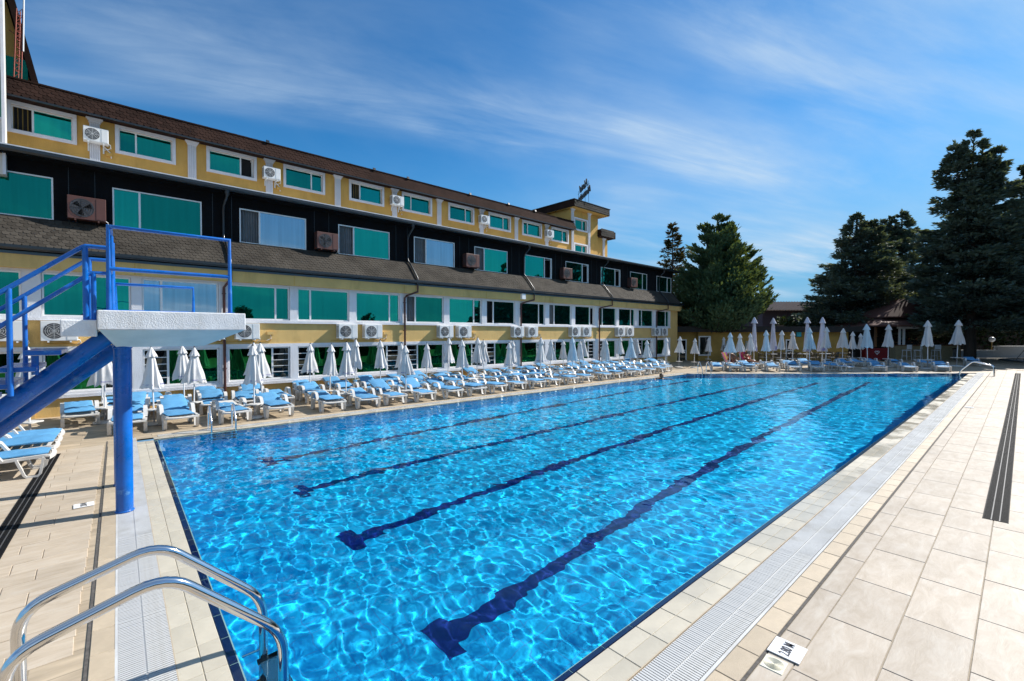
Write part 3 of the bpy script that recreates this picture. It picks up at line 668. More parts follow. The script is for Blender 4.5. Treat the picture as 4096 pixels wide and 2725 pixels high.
# ochre third floor, set back
WX = [(-2.17, -0.62), (0.32, 1.99), (2.93, 4.64), (5.64, 7.36), (8.46, 10.20), (11.17, 12.93), (13.97, 15.74), (16.80, 18.57), (19.54, 21.31), (22.22, 23.99)]
h3 = [(a+.09, b-.09, 8.72, 9.49) for a, b in WX]
holed(-6, 24.2, 7.9, 9.85, h3, 1.50, 0.16).build('ochre_wall', m_yel3, hotel)
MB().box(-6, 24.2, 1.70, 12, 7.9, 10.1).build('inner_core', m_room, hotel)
s3 = [('l', m_teal, None, m_curty, 0), ('l', m_teal, m_teal, None, 0), ('r', m_teal, None, None, 1), ('r', m_teal, m_teal, None, 0), ('l', m_teal, None, m_curty, 0), ('l', m_teal, m_teal, None, 0), ('r', m_teal, m_teal, None, 0), ('r', m_teal, m_teal, None, 1), ('l', m_teal, m_teal, None, 0), ('r', m_teal, m_teal, None, 0)]
m_wfr = mat('white_moulding', (0.70, 0.68, 0.69), 0.7, var=0.08)
def surround(x0, x1, z0, z1, y, w=0.10):
    return holed(x0, x1, z0, z1, [(x0+w, x1-w, z0+w, z1-w)], y-0.05, 0.07).build('window_surround', m_wfr, hotel)
for (a, b), (sd, p, q, cu, op) in zip(WX, s3):
    surround(a, b, 8.62, 9.58, 1.50)
    window(a+.095, b-.095, 8.725, 9.485, 1.56, 0.46, sd, p, q, curt=cu, opened=bool(op), fw=0.035)
def pilaster(x, z0, z1, y, w=0.26):
    mb = MB(); n = 5; t = w/n
    mb.box(x-w/2, x+w/2, y-0.045, y, z0, z1)
    for k in range(n):
        c = x-w/2+t*(k+0.5); mb.prism([(c-t*0.36, y-0.045), (c-t*0.2, y-0.07), (c+t*0.2, y-0.07), (c+t*0.36, y-0.045)], z0, z1-0.16, 'z')
    p = mb.build('pilaster', m_wfr, hotel)
    cp = MB(); cp.box(x-w/2-.02, x+w/2+.02, y-0.085, y-.001, z1-.16, z1-.10); cp.box(x-w/2-.05, x+w/2+.05, y-0.11, y-.001, z1-.10, z1-.05); cp.box(x-w/2-.08, x+w/2+.08, y-0.14, y-.001, z1-.05, z1); cp.build('capital', m_wfr, p)
for x in (-0.19, 2.48, 5.10, 7.93, 10.76, 13.38, 16.28, 19.03, 21.78): pilaster(x, 7.95, 9.62, 1.50)
# mansard of brown shingles
MS0, MS1 = (1.06, 9.60), (1.34, 10.20)
MB().prism([(MS0[0]+.012, MS0[1]), (MS1[0]+.012, MS1[1]), (2.4, MS1[1]+.02), (2.4, 9.7), (1.56, 9.60)], -6, 24.35, 'x').build('mansard_roof', m_shb, hotel)
shingles(MS0, MS1, -2.9, 24.35, 0.18, 5, m_shb, 150)
MB().prism([(1.28, 10.19), (1.28, 10.235), (2.2, 10.26), (2.2, 10.19)], -6, 24.35, 'x').build('ridge_capping', m_shb, hotel)
MB().box(-6, 24.35, 1.03, 1.07, 9.56, 9.61).build('mansard_drip_edge', m_gut, hotel)
for x in (5.0, 9.6, 11.4, 15.3, 18.2, 20.5): MB().prism([(1.22, 10.20), (1.30, 10.20), (1.30, 10.30), (1.25, 10.31)], x-.06, x+.06, 'x').build('roof_vent', m_gut, hotel)
# stair tower at the far end
holed(24.2, 27.3, 7.9, 11.15, [(24.62, 25.95, 9.80, 10.50), (24.62, 25.95, 8.12, 8.72)], 1.46, 0.16).build('tower_wall', m_yel3, hotel)
MB().box(24.2, 27.3, 1.62, 8.5, 7.9, 11.14).build('tower_core', m_yel3, hotel)
for z0, z1 in ((9.70, 10.60), (8.02, 8.82)):
    surround(24.52, 26.05, z0, z1, 1.46); window(24.625, 25.945, z0+.105, z1-.105, 1.52, 0.42, 'r', m_teal, m_teal, fw=0.035)
pilaster(24.36, 7.9, 11.13, 1.46, 0.24); pilaster(26.22, 7.9, 11.13, 1.46, 0.24)
MB().box(23.95, 28.05, 0.95, 9.0, 11.15, 11.62).build('tower_roof', m_shb, hotel)
MB().box(23.98, 28.02, 0.98, 8.97, 11.125, 11.149).build('tower_soffit', m_yel3, hotel)
MB().box(23.9, 28.1, 0.90, 9.05, 11.62, 11.66).build('tower_roof_edge', m_gut, hotel)
shingles((0.94, 11.16), (0.948, 11.60), 23.97, 28.0, 0.18, 3, m_shg, 0)
MB().box(27.3, 28.72, 1.62, 8.5, 7.6, 10.0).build('tower_wing_wall', m_yel3, hotel)
MB().box(27.25, 29.1, 1.15, 8.6, 9.62, 10.12).build('wing_roof', m_shb, hotel)
shingles((1.14, 9.63), (1.148, 10.10), 27.27, 29.05, 0.18, 3, m_shg, 0)
pilaster(28.2, 7.7, 9.61, 1.62, 0.22)
# roof-top lettering, read from behind
def roof_sign():
    d = Vector((0.545, 0.84, 0)); D = 32.0; l = 5.45
    p = E1*l + E2*D; root = empty('roof_sign', (p.x, p.y, 11.66), math.atan2(d.y, d.x))
    tag(root, 'dark script roof lettering on two lines above the stair tower, seen from behind', 'sign')
    ml = mat('dark_sign_metal', (0.05, 0.04, 0.03), 0.5, metal=0.4)
    # local x runs from the near end (right in the view) away; seen from the back, so the words run away from us
    for txt, x, z, s in (('Hotel', 1.45, 1.55, 0.78), ('Montecito', 1.25, 0.92, 0.66)):
        text_mesh(txt, s, 'lettering', ml, 0.035, 0.3, 'CENTER', root, (x, 0, z), (PI/2, 0, 0), False, 0.012)
    fr = MB()
    for z in (0.62, 1.28): fr.tube([(0, 0.05, z), (2.7, 0.05, z)], 0.012, 6)
    for x in (0.1, 0.9, 1.7, 2.5): fr.tube([(x, 0.06, 0), (x, 0.06, 1.5)], 0.014, 6)
    fr.build('support_frame', ml, root)
roof_sign()
# downpipes
def downpipe(xu, xl):
    a = MB()
    a.tube([(xu, 0.02, 7.62), (xu, 0.02, 7.46), (xu-.05, 0.34, 7.16), (xu-.05, 0.42, 7.0), (xu-.05, 0.42, 5.98), (xu, 0.30, 5.82), (xu+.02, -0.34, 5.08), (xu+.02, -0.36, 4.9)], 0.042, 10)
    p = a.build('downpipe', m_gut, hotel, smooth=50)
    h = MB(); h.lathe([(0.05, 0), (0.085, 0.10), (0.085, 0.2)], 12); h.xf(Matrix.Translation((xu, 0.02, 7.44))); h.build('hopper', m_gut, p, smooth=50)
    h = MB(); h.lathe([(0.05, 0), (0.08, 0.08), (0.08, 0.18)], 12); h.xf(Matrix.Translation((xu+.02, -0.36, 4.74))); h.build('hopper', m_gut, p, smooth=50)
    b = MB(); b.tube([(xu+.02, -0.36, 4.78), (xu+.02, -0.36, 4.42), (xl+.06, -0.16, 4.22), (xl, -0.10, 4.12), (xl, -0.10, 0.05)], 0.045, 10); b.build('downpipe', m_pipe, hotel, smooth=50)
    for z in (1.2, 2.6, 3.9): MB().box(xl-.06, xl+.06, -0.13, -0.03, z-.015, z+.015).build('pipe_clip', m_pipe, hotel)
for xu, xl in ((3.32, 3.17), (10.94, 10.42), (18.73, 17.94), (26.54, 25.43), (34.33, 33.02)): downpipe(xu, xl)
b = MB().box(17.72, 18.0, -0.42, -0.28, 4.42, 4.72); b.build('junction_box', m_upvc, hotel)
# white wing that rises at the near end, with tall windows
m_pan = mat('cream_panel', (0.66, 0.64, 0.58), 0.5, var=0.06)
MB().box(-12, -2.08, 0.25, 0.6, 7.0, 20).build('white_wing_wall', m_pan, hotel)
for z in (8.6, 10.35, 12.1):
    MB().box(-3.6, -2.16, 0.215, 0.249, z, z+1.35).build('wing_window', m_teal, hotel); MB().box(-3.65, -2.12, 0.20, 0.249, z-0.07, z-.005).build('wing_sill', m_wfr, hotel)
MB().box(-2.14, -2.075, 0.18, 0.249, 7, 20).build('wing_corner_post', m_wfr, hotel)
MB().prism([(-6, 9.9), (-1.62, 9.9), (-1.62, 10.35), (-2.45, 14.3), (-6, 17)], 5.2, 8, 'y').build('gable_wall', m_yel3, hotel)
MB().prism([(-1.55, 10.2), (-1.38, 10.2), (-2.3, 14.75), (-6, 18), (-6, 17.2), (-2.45, 14.5)], 4.9, 8.2, 'y').build('gable_roof', m_shb, hotel)
MB().box(-2.6, -1.95, 5.15, 5.199, 10.5, 12.4).build('gable_window', m_teal, hotel)
def mast():
    root = empty('lattice_mast', (0, 0, 0)); root.location = Vector((0, 19.15, 0)) + Matrix.Rotation(rad(0.9), 3, 'Z') @ Vector((-2.06, 3.0, 10.2))
    tag(root, 'rusty red lattice mast on the roof behind the white wing', 'mast')
    mr = mat('red_oxide_paint', (0.28, 0.045, 0.02), 0.6, var=0.3)
    a = MB()
    for dx, dy in ((-.09, 0), (.09, 0), (0, .15)): a.tube([(dx, dy, 0), (dx*0.8+0.10, dy, 2.95)], 0.018, 6)
    a.build('mast_leg', mr, root)
    b = MB()
    for k in range(11):
        z = 0.15+0.26*k; x = 0.10*z/2.95
        b.tube([(-.09+x, 0, z), (.09+x, 0, z)], 0.010, 5); b.tube([(-.09+x, 0, z), (x, .15, z)], 0.010, 5); b.tube([(-.09+x, 0, z), (.09+x, 0, z+.26)], 0.008, 5)
    b.build('lattice_bracing', mr, root)
    MB().tube([(0.16, 0, 1.6), (0.22, 0, 4.4)], 0.022, 8).build('antenna_pole', m_upvc, root)
    MB().tube([(-0.16, 0.05, 2.2), (0.10, 0.0, 2.0)], 0.012, 6).build('antenna_arm', mr, root)
mast()

# joints in the black cladding, conduits along the spandrel
for k, x in enumerate(BX[:-1]):
    for xx in (x+2.75, x+3.35): MB().box(xx-.006, xx+.006, 0.492, 0.50, 5.8, 7.6).build('cladding_joint', m_gut, hotel)
for x0, x1 in ((-1.3, 0.4), (2.4, 4.7), (7.0, 9.5), (12.0, 14.6), (17.0, 19.6), (22.0, 24.6), (27.1, 29.8)):
    MB().tube([(x0, -.012, 2.17), (x1, -.012, 2.17), (x1+.02, -.012, 2.30)], 0.016, 6).build('conduit', m_yel3, hotel)
    MB().box(x1-.12, x1+.12, -.07, 0.0, 2.42, 2.54).build('junction_box', m_yel, hotel); MB().tube([(x1, -.02, 2.42), (x1+.03, -.03, 2.28), (x1-.14, -.03, 2.2)], 0.009, 5).build('cable', m_upvc, hotel)
for x in (0.06, 5.35, 11.0, 16.5, 22.0):
    MB().tube([(x, 1.46, 8.72), (x+.14, 1.46, 8.56), (x+.16, 1.47, 8.40)], 0.016, 6).build('drain_hose', m_upvc, hotel); MB().box(x+.02, x+.18, 1.42, 1.50, 8.46, 8.56).build('junction_box', m_yel3, hotel)
# air conditioners
m_acw = mat('white_enamel', (0.74, 0.74, 0.72), 0.35, var=0.07, vscale=2)
m_acb = mat('brown_enamel', (0.105, 0.04, 0.03), 0.5, var=0.15, vscale=2)
m_acg = mat('dark_fan_grille', (0.05, 0.05, 0.055), 0.6)
def ac_unit(w, h, d, m, fan_side):
    root = empty('air_conditioner'); b = MB().box(0, w, -d, 0, 0, h).build('casing', m, root, bevel=0.012)
    r = h*0.40; c = r+0.06*w if fan_side < 0 else w-r-0.06*w; n = 24
    f = MB(); f.v = [(c+r*math.cos(2*PI*k/n), -d-0.004, h/2+r*math.sin(2*PI*k/n)) for k in range(n)] + [(c+r*math.cos(2*PI*k/n), -d+.01, h/2+r*math.sin(2*PI*k/n)) for k in range(n)]
    f.f = [tuple(range(n))] + [(k, k+n, (k+1)%n+n, (k+1)%n) for k in range(n)]; fo = f.build('fan_opening', m_acg, root)
    gm = MB()
    for k in range(5): rr = r*(k+1)/5; gm.tube([(c+rr*math.cos(2*PI*j/20), -d-0.012, h/2+rr*math.sin(2*PI*j/20)) for j in range(21)], 0.0035, 4, False)
    for k in range(4): a = PI*k/4; gm.tube([(c-r*math.cos(a), -d-.012, h/2-r*math.sin(a)), (c+r*math.cos(a), -d-.012, h/2+r*math.sin(a))], 0.004, 4)
    gm.build('guard_rings', m if m is m_acw else m_acg, root)
    bl = MB()
    for k in range(3):
        a = 2*PI*k/3; bl.add([(c, -d-.006, h/2), (c+r*.8*math.cos(a), -d-.009, h/2+r*.8*math.sin(a)), (c+r*.85*math.cos(a+.7), -d-.005, h/2+r*.85*math.sin(a+.7))], [(0,1,2),(2,1,0)])
    bl.build('fan_blade', mat('grey_fan_blade', (0.14, 0.14, 0.14), 0.5), root)
    e0 = c+r+0.04 if fan_side < 0 else 0.03; e1 = w-.03 if fan_side < 0 else c-r-0.04
    MB().box(e0, e1, -d-.008, -d-.001, 0.05*h, 0.95*h).build('service_panel', m, root)
    sl = MB()
    for k in range(9): z = h*(0.12+0.085*k); sl.box(-0.006, -0.001, -d*0.9, -d*0.15, z, z+h*0.035)
    tag(sl.build('side_louvre', m_acg, root), kind='stuff')
    for x in (w*0.2, w*0.8):
        br = MB().box(x-.02, x+.02, -d, 0.12, -0.045, -0.001); br.box(x-.02, x+.02, 0.06, 0.10, -0.25, -0.045); br.build('bracket', m, root)
    cb = MB(); cb.tube([(w-.05, -d*.5, 0.1*h), (w+.04, -d*.5, 0.02), (w+.06, -.03, -.06), (w-.1, 0.08, -0.12)], 0.012, 6); cb.build('refrigerant_pipe', m_upvc, root, smooth=60)
    return root
def place_ac(proto, x, y, z, label, group, sc=1.0):
    o = copy_tree(proto); o.rotation_euler = (0, 0, rad(0.9)); o.scale = (sc,)*3
    o.location = Vector((0, 19.15, 0)) + Matrix.Rotation(rad(0.9), 3, 'Z') @ Vector((x, y, z)); tag(o, label, 'air conditioner', group); return o
def drop(o):
    for c in list(o.children): drop(c)
    bpy.data.objects.remove(o)
pw = ac_unit(0.78, 0.58, 0.30, m_acw, -1); pb = ac_unit(0.88, 0.70, 0.34, m_acb, -1); p3 = ac_unit(0.62, 0.46, 0.28, m_acw, -1)
ord_ = ['first', 'second', 'third', 'fourth', 'fifth', 'sixth']
place_ac(pw, -2.5, -0.04, 2.26, 'white air conditioner half cut by the picture edge, behind the stair rail', 'white units under the first floor windows')
place_ac(pw, -1.42, -0.04, 2.26, 'white air conditioner just behind the end of the concrete diving platform landing', 'white units under the first floor windows')
place_ac(pw, 2.36, -0.04, 2.26, 'white air conditioner mostly hidden behind the diving platform slab, beside the downpipe', 'white units under the first floor windows')
place_ac(pw, 3.48, -0.04, 2.26, 'single white air conditioner just beyond the platform slab, right of the first brown downpipe', 'white units under the first floor windows')
for k, (a, b) in enumerate(((7.22, 8.36), (12.2, 13.34), (17.16, 18.3), (22.2, 23.34), (27.3, 28.46), (32.3, 33.46))):
    for x, lr in ((a, 'left'), (b, 'right')):
        place_ac(pw, x, -0.04, 2.26, f'{lr} white air conditioner in the {ord_[k]} pair along the wall from the platform', 'white units under the first floor windows', 1.03 if k < 3 else 1.1)
for k, x in enumerate((-0.84, 6.54, 14.2, 21.96, 29.74)):
    place_ac(pb, x, 0.50, 5.99, f'{ord_[k]} brown air conditioner along the black floor, counted from the diving platform', 'brown units on the black storey')
for k, x in enumerate((-0.19, 5.10, 10.76, 16.28, 21.78)):
    place_ac(p3, x-0.28, 1.42, 8.76, f'{ord_[k]} white air conditioner along the top floor pilasters, counted from the white wing', 'white units on the top floor pilasters')
for p in (pw, pb, p3): drop(p)
# ------------------------------------------------------------------ diving platform with stairs
m_bl = mat('blue_gloss_paint', (0.0, 0.118, 0.47), 0.36, var=0.25, vscale=3.0, coat=0.2, bump=0.12, bscale=30, wear=((0.10, 0.28, 0.55), 5, 0.60, 0.72), stain=((0.16, 0.07, 0.03), 11, 0.67, 0.70), rvar=(6, 0.25, 0.5))
m_conc = mat('rough_white_concrete', (0.78, 0.79, 0.80), 0.85, var=0.12, vscale=5, bump=0.38, bscale=62, stain=((0.50, 0.49, 0.46), 1.6, 0.48, 0.8, (2, 2, 0.7)))
m_soff = mat('soffit_water_light', (0.60, 0.76, 0.80), 0.7, var=0.3, vscale=2.5, col2=(0.42, 0.60, 0.66))  # pale cyan carries the light thrown up by the pool water
def platform():
    root = empty('diving_platform', (0.8, 8.9, 0)); tag(root, 'white concrete diving platform on blue columns with blue guard rails and steel stairs', 'diving platform')
    inv = Matrix.Translation((-0.8, -8.9, 0))
    def add(mb, name, m, smooth=None, par=None, bevel=0): mb.xf(inv); return mb.build(name, m, par or root, smooth, bevel)
    add(MB().box(-0.085, 1.555, 7.72, 10.2, 2.535, 2.785), 'slab', m_conc, bevel=0.012)
    fr = MB(); a = [(-0.07,7.74),(1.54,7.74),(1.54,10.18),(-0.07,10.18)]; b = [(0.10,8.25),(1.10,8.25),(1.10,9.7),(0.10,9.7)]
    fr.v = [(x,y,2.534) for x,y in a] + [(x,y,2.30) for x,y in b]; fr.f = [(0,1,5,4),(1,2,6,5),(2,3,7,6),(3,0,4,7),(7,6,5,4)]; add(fr, 'tapered_soffit', m_soff)
    add(MB().box(-0.42, -0.087, 7.80, 9.9, 2.45, 2.66), 'landing', m_conc, bevel=0.012)
    for y in (8.33, 9.82): add(MB().tube([(0.165, y, -0.02), (0.165, y, 2.36)], 0.097, 28), 'column', m_bl, 40)
    # stringers
    for y, dz in ((8.28, 0.0), (8.85, -0.27)): add(MB().tube([(0.10, y, 2.53+dz), (-2.50, y, 0.16+dz*0.6)], 0.105, 20), 'stringer', m_bl, 40)
    # treads on short posts
    for k in range(9):
        x = -0.42-0.215*k-0.0; z = 2.28-0.195*k
        if z < 0.2: break
        t = add(MB().box(x-0.33, x, 7.95, 9.2, z-0.055, z), 'tread', m_bl, bevel=0.006)
        mb = MB(); mb.tube([(x-0.24, 8.10, z-0.30), (x-0.24, 8.10, z-0.056)], 0.035, 12); mb.xf(inv); mb.build('tread_post', m_bl, t, 40)
        mb = MB().box(x-0.31, x-0.02, 7.97, 9.18, z-0.060, z-0.0555); mb.xf(inv); mb.build('tread_underside', m_conc, t)
    R = 0.030
    for y in (8.33, 9.82):
        for z in (0.0, 2.28): add(MB().lathe([(0.099, 0), (0.108, 0.008), (0.108, 0.02), (0.099, 0.03)], 28, False).xf(Matrix.Translation((0.165, y, z))), 'weld_collar', m_bl)
    for x, y, z in ((0.03, 7.80, 2.786), (1.37, 7.80, 2.786), (1.13, 9.55, 2.786), (0.12, 9.55, 2.786)): add(MB().box(x-.055, x+.055, y-.055, y+.055, z, z+.008), 'foot_plate', m_bl)
    # near guard: two posts, top and mid rail; far guard: low rail
    add(MB().tube([(0.03, 7.80, 2.78), (0.03, 7.80, 3.86), (1.37, 7.80, 3.86), (1.37, 7.80, 2.78)], R, 12), 'guard_rail', m_bl, 40)
    add(MB().tube([(0.03, 7.80, 3.32), (1.37, 7.80, 3.32)], R*0.9, 12), 'guard_rail', m_bl, 40)
    add(MB().tube([(0.05, 7.80, 3.85), (0.07, 9.55, 3.85), (0.07, 9.55, 2.78)], R*0.85, 12), 'guard_rail', m_bl, 40)
    add(MB().tube([(0.05, 7.80, 3.32), (0.07, 9.55, 3.32)], R*0.8, 12), 'guard_rail', m_bl, 40)
    add(MB().tube([(0.12, 9.55, 2.78), (0.12, 9.55, 3.27), (1.13, 9.55, 3.27), (1.13, 9.55, 2.80)], R*0.85, 12), 'guard_rail', m_bl, 40)
    add(MB().tube([(0.12, 9.55, 2.84), (1.13, 9.55, 2.84)], R*0.8, 12), 'guard_rail', m_bl, 40)
    for dx, y in ((0.055, 8.4), (0.075, 9.0)): add(MB().tube([(dx+.01, y, 2.78), (dx+.01, y, 3.83)], R*0.8, 10), 'guard_post', m_bl, 40)
    # stair hand rails
    s = 0.875
    for y, zt, x0 in ((7.93, 3.60, -0.19), (9.30, 3.60, -0.18)):
        add(MB().tube([(0.02, y, zt), (x0, y, zt), (x0-0.03, y, zt-0.02), (-2.6, y, zt-0.02-(2.6+x0-.03)*s*1.0)], R*0.9, 12), 'hand_rail', m_bl, 40)
        add(MB().tube([(x0, y, 2.66), (x0, y, zt)], R, 12), 'rail_post', m_bl, 40)
        add(MB().tube([(-0.85, y, 1.75), (-0.85, y, zt-.02-(0.85+x0-.03)*s)], R*0.9, 12), 'rail_post', m_bl, 40)
        add(MB().tube([(-1.9, y, 0.75), (-1.9, y, zt-.02-(1.9+x0-.03)*s)], R*0.9, 12), 'rail_post', m_bl, 40)
    add(MB().tube([(0.02, 7.95, 3.27), (-0.13, 7.95, 3.27), (-2.6, 7.95, 3.27-2.47*s)], R*0.85, 12), 'hand_rail', m_bl, 40)
    add(MB().tube([(-0.115, 7.95, 2.66), (-0.115, 7.95, 3.27)], R*0.9, 12), 'rail_post', m_bl, 40)
platform()

# ------------------------------------------------------------------ stainless pool ladders
m_chr = mat('polished_stainless', (0.72, 0.72, 0.73), 0.10, metal=1.0, var=0.05, vscale=4, bump=0.02, bscale=8)
m_step = mat('stamped_steel_step', (0.45, 0.46, 0.47), 0.25, metal=0.9, bump=0.8, bscale=55)
def smooth_path(pts, rnd, n=6):
    out = [Vector(pts[0])]
    for i in range(1, len(pts)-1):
        p, q, r = Vector(pts[i-1]), Vector(pts[i]), Vector(pts[i+1]); a = q+(p-q).normalized()*min(rnd, (p-q).length*.45); b = q+(r-q).normalized()*min(rnd, (r-q).length*.45)
        for k in range(n+1):
            t = k/n; out.append(a*(1-t)**2 + q*2*t*(1-t) + b*t*t)
    out.append(Vector(pts[-1])); return out
def ladder(loc, rz, prof, gap, label, r=0.0235, m=None, rnd=0.12):
    """prof: (distance from the pool edge, height) of one rail, starting at the deck foot; local +x points into the pool"""
    root = empty('pool_ladder', loc, rz); tag(root, label, 'pool ladder', 'steel pool ladders')
    m = m or m_chr
    for y in (-gap/2, gap/2):
        o = MB().tube(smooth_path([(a, y, z) for a, z in prof], rnd), r, 16).build('rail', m, root, smooth=60)
        MB().lathe([(0.045, 0), (0.045, 0.008), (0.03, 0.012)], 16).xf(Matrix.Translation((prof[0][0], y, 0))).build('foot_flange', m, o, smooth=40)
    xw = prof[-1][0]
    for z in (-0.22, -0.52, -0.82):
        if z < prof[-1][1]: break
        s = MB().box(xw-0.05, xw+0.09, -gap/2+.02, gap/2-.02, z-0.02, z).build('step', m_step, root, bevel=0.006)
        for y in (-gap/2+0.045, gap/2-0.045): MB().box(xw-0.06, xw+0.10, y-.025, y+.025, z-.026, z+.008).build('step_end_cap', m_dark, s)
    MB().tube([(xw-0.16, -gap/2, -0.10), (xw, -gap/2, -0.10)], 0.014, 8).build('stand_off', m, root); MB().tube([(xw-0.16, gap/2, -0.10), (xw, gap/2, -0.10)], 0.014, 8).build('stand_off', m, root)
    return root
xe = xa(3.8)
ladder((xe, 3.78, 0), 0, [(-0.42-xe, 0), (-0.425-xe, 0.80), (0.26-xe, 1.0), (0.92-xe, 0.36), (0.93-xe, -1.1)], 0.56, 'chrome ladder with tall hand rails at the near corner of the pool', r=0.034, rnd=0.16)
ladder((2.21, 13.5, 0), -PI/2, [(-0.5, 0), (-0.5, 0.46), (-0.32, 0.64), (-0.02, 0.24), (0.0, -1.0)], 0.53, 'chrome ladder by the loungers on the building side of the pool', rnd=0.06)
ladder((37.9, 2.17, 0), PI/2, [(-1.12, 0), (-1.10, 0.60), (-0.25, 0.82), (0.28, 0.22), (0.30, -1.0)], 0.50, 'chrome ladder glinting at the far end of the pale deck', r=0.03, rnd=0.14)
n_ = Vector((PB[1]-PD[1], -(PB[0]-PD[0]))).normalized()
ladder((PB[0]+0.85, PB[1]-0.73, 0), math.atan2(-n_.y, -n_.x), [(-0.55, 0), (-0.53, 0.52), (-0.35, 0.74), (0.10, 0.25), (0.12, -1.0)], 0.52, 'steel ladder at the far corner beside the loungers', rnd=0.08)
# ------------------------------------------------------------------ sun loungers
m_pl = mat('white_resin', (0.62, 0.60, 0.565), 0.4, var=0.10, vscale=2.5)
m_cu = mat('sky_blue_cushion', (0.085, 0.29, 0.52), 0.8, var=0.14, vscale=5, ptint=0.16, bump=0.15, bscale=120)
m_cud = mat('white_towel_cushion', (0.62, 0.72, 0.80), 0.8, var=0.12, vscale=5, ptint=0.1)
def pillow(w, l, t, n=9, k=7, crease=None):
    """padded cushion lying on z=0, foot edge at y=0"""
    mb = MB()
    def f(a): return max(0.0, 1-abs(a)**5)**0.5
    for sgn in (1, 0):
        for i in range(n+1):
            for j in range(k+1):
                a, b = 2*i/n-1, 2*j/k-1; h = (0.35+0.65*f(a)*f(b))
                x = w/2*b*(1-0.05*(1-f(a))); y = l/2*(a+1)
                z = t*h*(1 if sgn else 0.12) - (0 if sgn else 0.0)
                if sgn: z += 0.006*math.sin(7*a+2*b)+0.004*math.sin(11*b)
                mb.v.append((x, y, z))
    o = (n+1)*(k+1); q = k+1
    for i in range(n):
        for j in range(k):
            mb.f.append((i*q+j, i*q+j+1, (i+1)*q+j+1, (i+1)*q+j)); mb.f.append((o+i*q+j, o+(i+1)*q+j, o+(i+1)*q+j+1, o+i*q+j+1))
    for i in range(n): mb.f += [(i*q, (i+1)*q, o+(i+1)*q, o+i*q), (i*q+k, o+i*q+k, o+(i+1)*q+k, (i+1)*q+k)]
    for j in range(k): mb.f += [(j, o+j, o+j+1, j+1), (n*q+j, n*q+j+1, o+n*q+j+1, o+n*q+j)]
    return mb
def make_lounger(back=17.0, cush=True):
    root = empty('sun_lounger'); X = 0.315
    for s in (-1, 1):
        a = MB(); a.ribbon([(0.0, 0.335), (0.05, 0.345), (0.5, 0.33), (1.0, 0.335), (1.3, 0.34)], 0.055, 0.05, off=s*X); a.build('side_rail', m_pl, root, smooth=40)
        a = MB(); a.ribbon([(0.07, 0.33), (0.115, 0.05), (0.15, 0.014), (0.27, 0.014), (0.305, 0.05), (0.40, 0.33)], 0.075, 0.034, off=s*(X+.028)); a.build('front_leg', m_pl, root, smooth=40)
        a = MB(); a.ribbon([(0.93, 0.36), (0.985, 0.05), (1.02, 0.014), (1.13, 0.014), (1.17, 0.05), (1.16, 0.36)], 0.075, 0.034, off=s*(X+.028)); a.build('rear_leg', m_pl, root, smooth=40)
        a = MB(); a.ribbon([(0.56, 0.33), (0.62, 0.43), (0.67, 0.52), (0.74, 0.56), (0.98, 0.56), (1.07, 0.53), (1.13, 0.44), (1.17, 0.33)], 0.085, 0.036, off=s*(X+.03)); a.build('armrest', m_pl, root, smooth=40)
    f = MB(); n = 8
    for i in range(n+1):
        t = 2*i/n-1; x = t*(X+.05); y = -0.03+0.05*t*t; f.v += [(x, y-.03, 0.335-0.025*(1-t*t)), (x, y+.035, 0.345-0.02*(1-t*t)), (x, y+.03, 0.29), (x, y-.025, 0.285)]
    for i in range(n):
        for j in range(4): f.f.append((i*4+j, i*4+(j+1)%4, i*4+4+(j+1)%4, i*4+4+j))
    f.build('foot_bar', m_pl, root, smooth=40)
    for k in range(7): MB().box(-X, X, 0.07+0.135*k, 0.07+0.135*k+0.105, 0.325, 0.343).build('slat', m_pl, root)
    ca, sa = math.cos(rad(back)), math.sin(rad(back)); BM = Matrix.Translation((0, 1.0, 0.345)) @ Matrix.Rotation(rad(back), 4, 'X')
    b = MB(); b.box(-0.30, 0.30, 0, 0.86, -0.02, 0.0); b.xf(BM); b.build('backrest', m_pl, root, bevel=0.0)
    if cush:
        c = pillow(0.60, 0.96, 0.052); c.xf(Matrix.Translation((0, 0.03, 0.345))); c.build('seat_cushion', m_cu, root, smooth=55)
        c = pillow(0.60, 0.84, 0.055); c.xf(BM @ Matrix.Translation((0, 0.01, 0.002))); c.build('back_cushion', m_cu, root, smooth=55)
    return root
lounge_a = make_lounger(10); lounge_b = make_lounger(17); lounge_c = make_lounger(5)
def place_lounger(x, y, rz, label, group, proto=None):
    o = copy_tree(proto or random.choice((lounge_a, lounge_a, lounge_b, lounge_c)))
    o.location = (x, y, 0.0); o.rotation_euler = (0, 0, rz); tag(o, label, 'sun lounger', group)
    for c in o.children:
        if 'cushion' in c.name: c.location = (random.uniform(-.025, .025), random.uniform(-.03, .03), 0.002); c.rotation_euler = (0, rad(random.uniform(-1, 1)), rad(random.uniform(-2.2, 2.2))); c.scale = (random.uniform(.95, 1.03), random.uniform(.94, 1.0), random.uniform(.85, 1.25))
    return o
ORD = ['first', 'second', 'third', 'fourth', 'fifth', 'sixth', 'seventh', 'eighth', 'ninth', 'tenth', 'eleventh', 'twelfth', 'thirteenth', 'fourteenth', 'fifteenth', 'sixteenth', 'seventeenth', 'eighteenth', 'nineteenth', 'twentieth', 'twenty-first', 'twenty-second', 'twenty-third', 'twenty-fourth', 'twenty-fifth']
rowA = [(0.36, 14.54), (1.445, 14.44), (2.675, 14.39), (3.80, 14.42), (5.34, 14.36), (6.45, 14.24), (7.49, 14.32), (8.66, 14.29), (9.87, 14.26), (10.97, 14.22), (12.17, 14.30), (13.33, 14.39), (14.45, 14.30), (15.55, 14.37), (16.83, 14.36), (17.97, 14.38), (19.67, 14.5), (20.74, 14.5), (21.9, 14.5), (22.93, 14.5), (24.25, 14.6)]
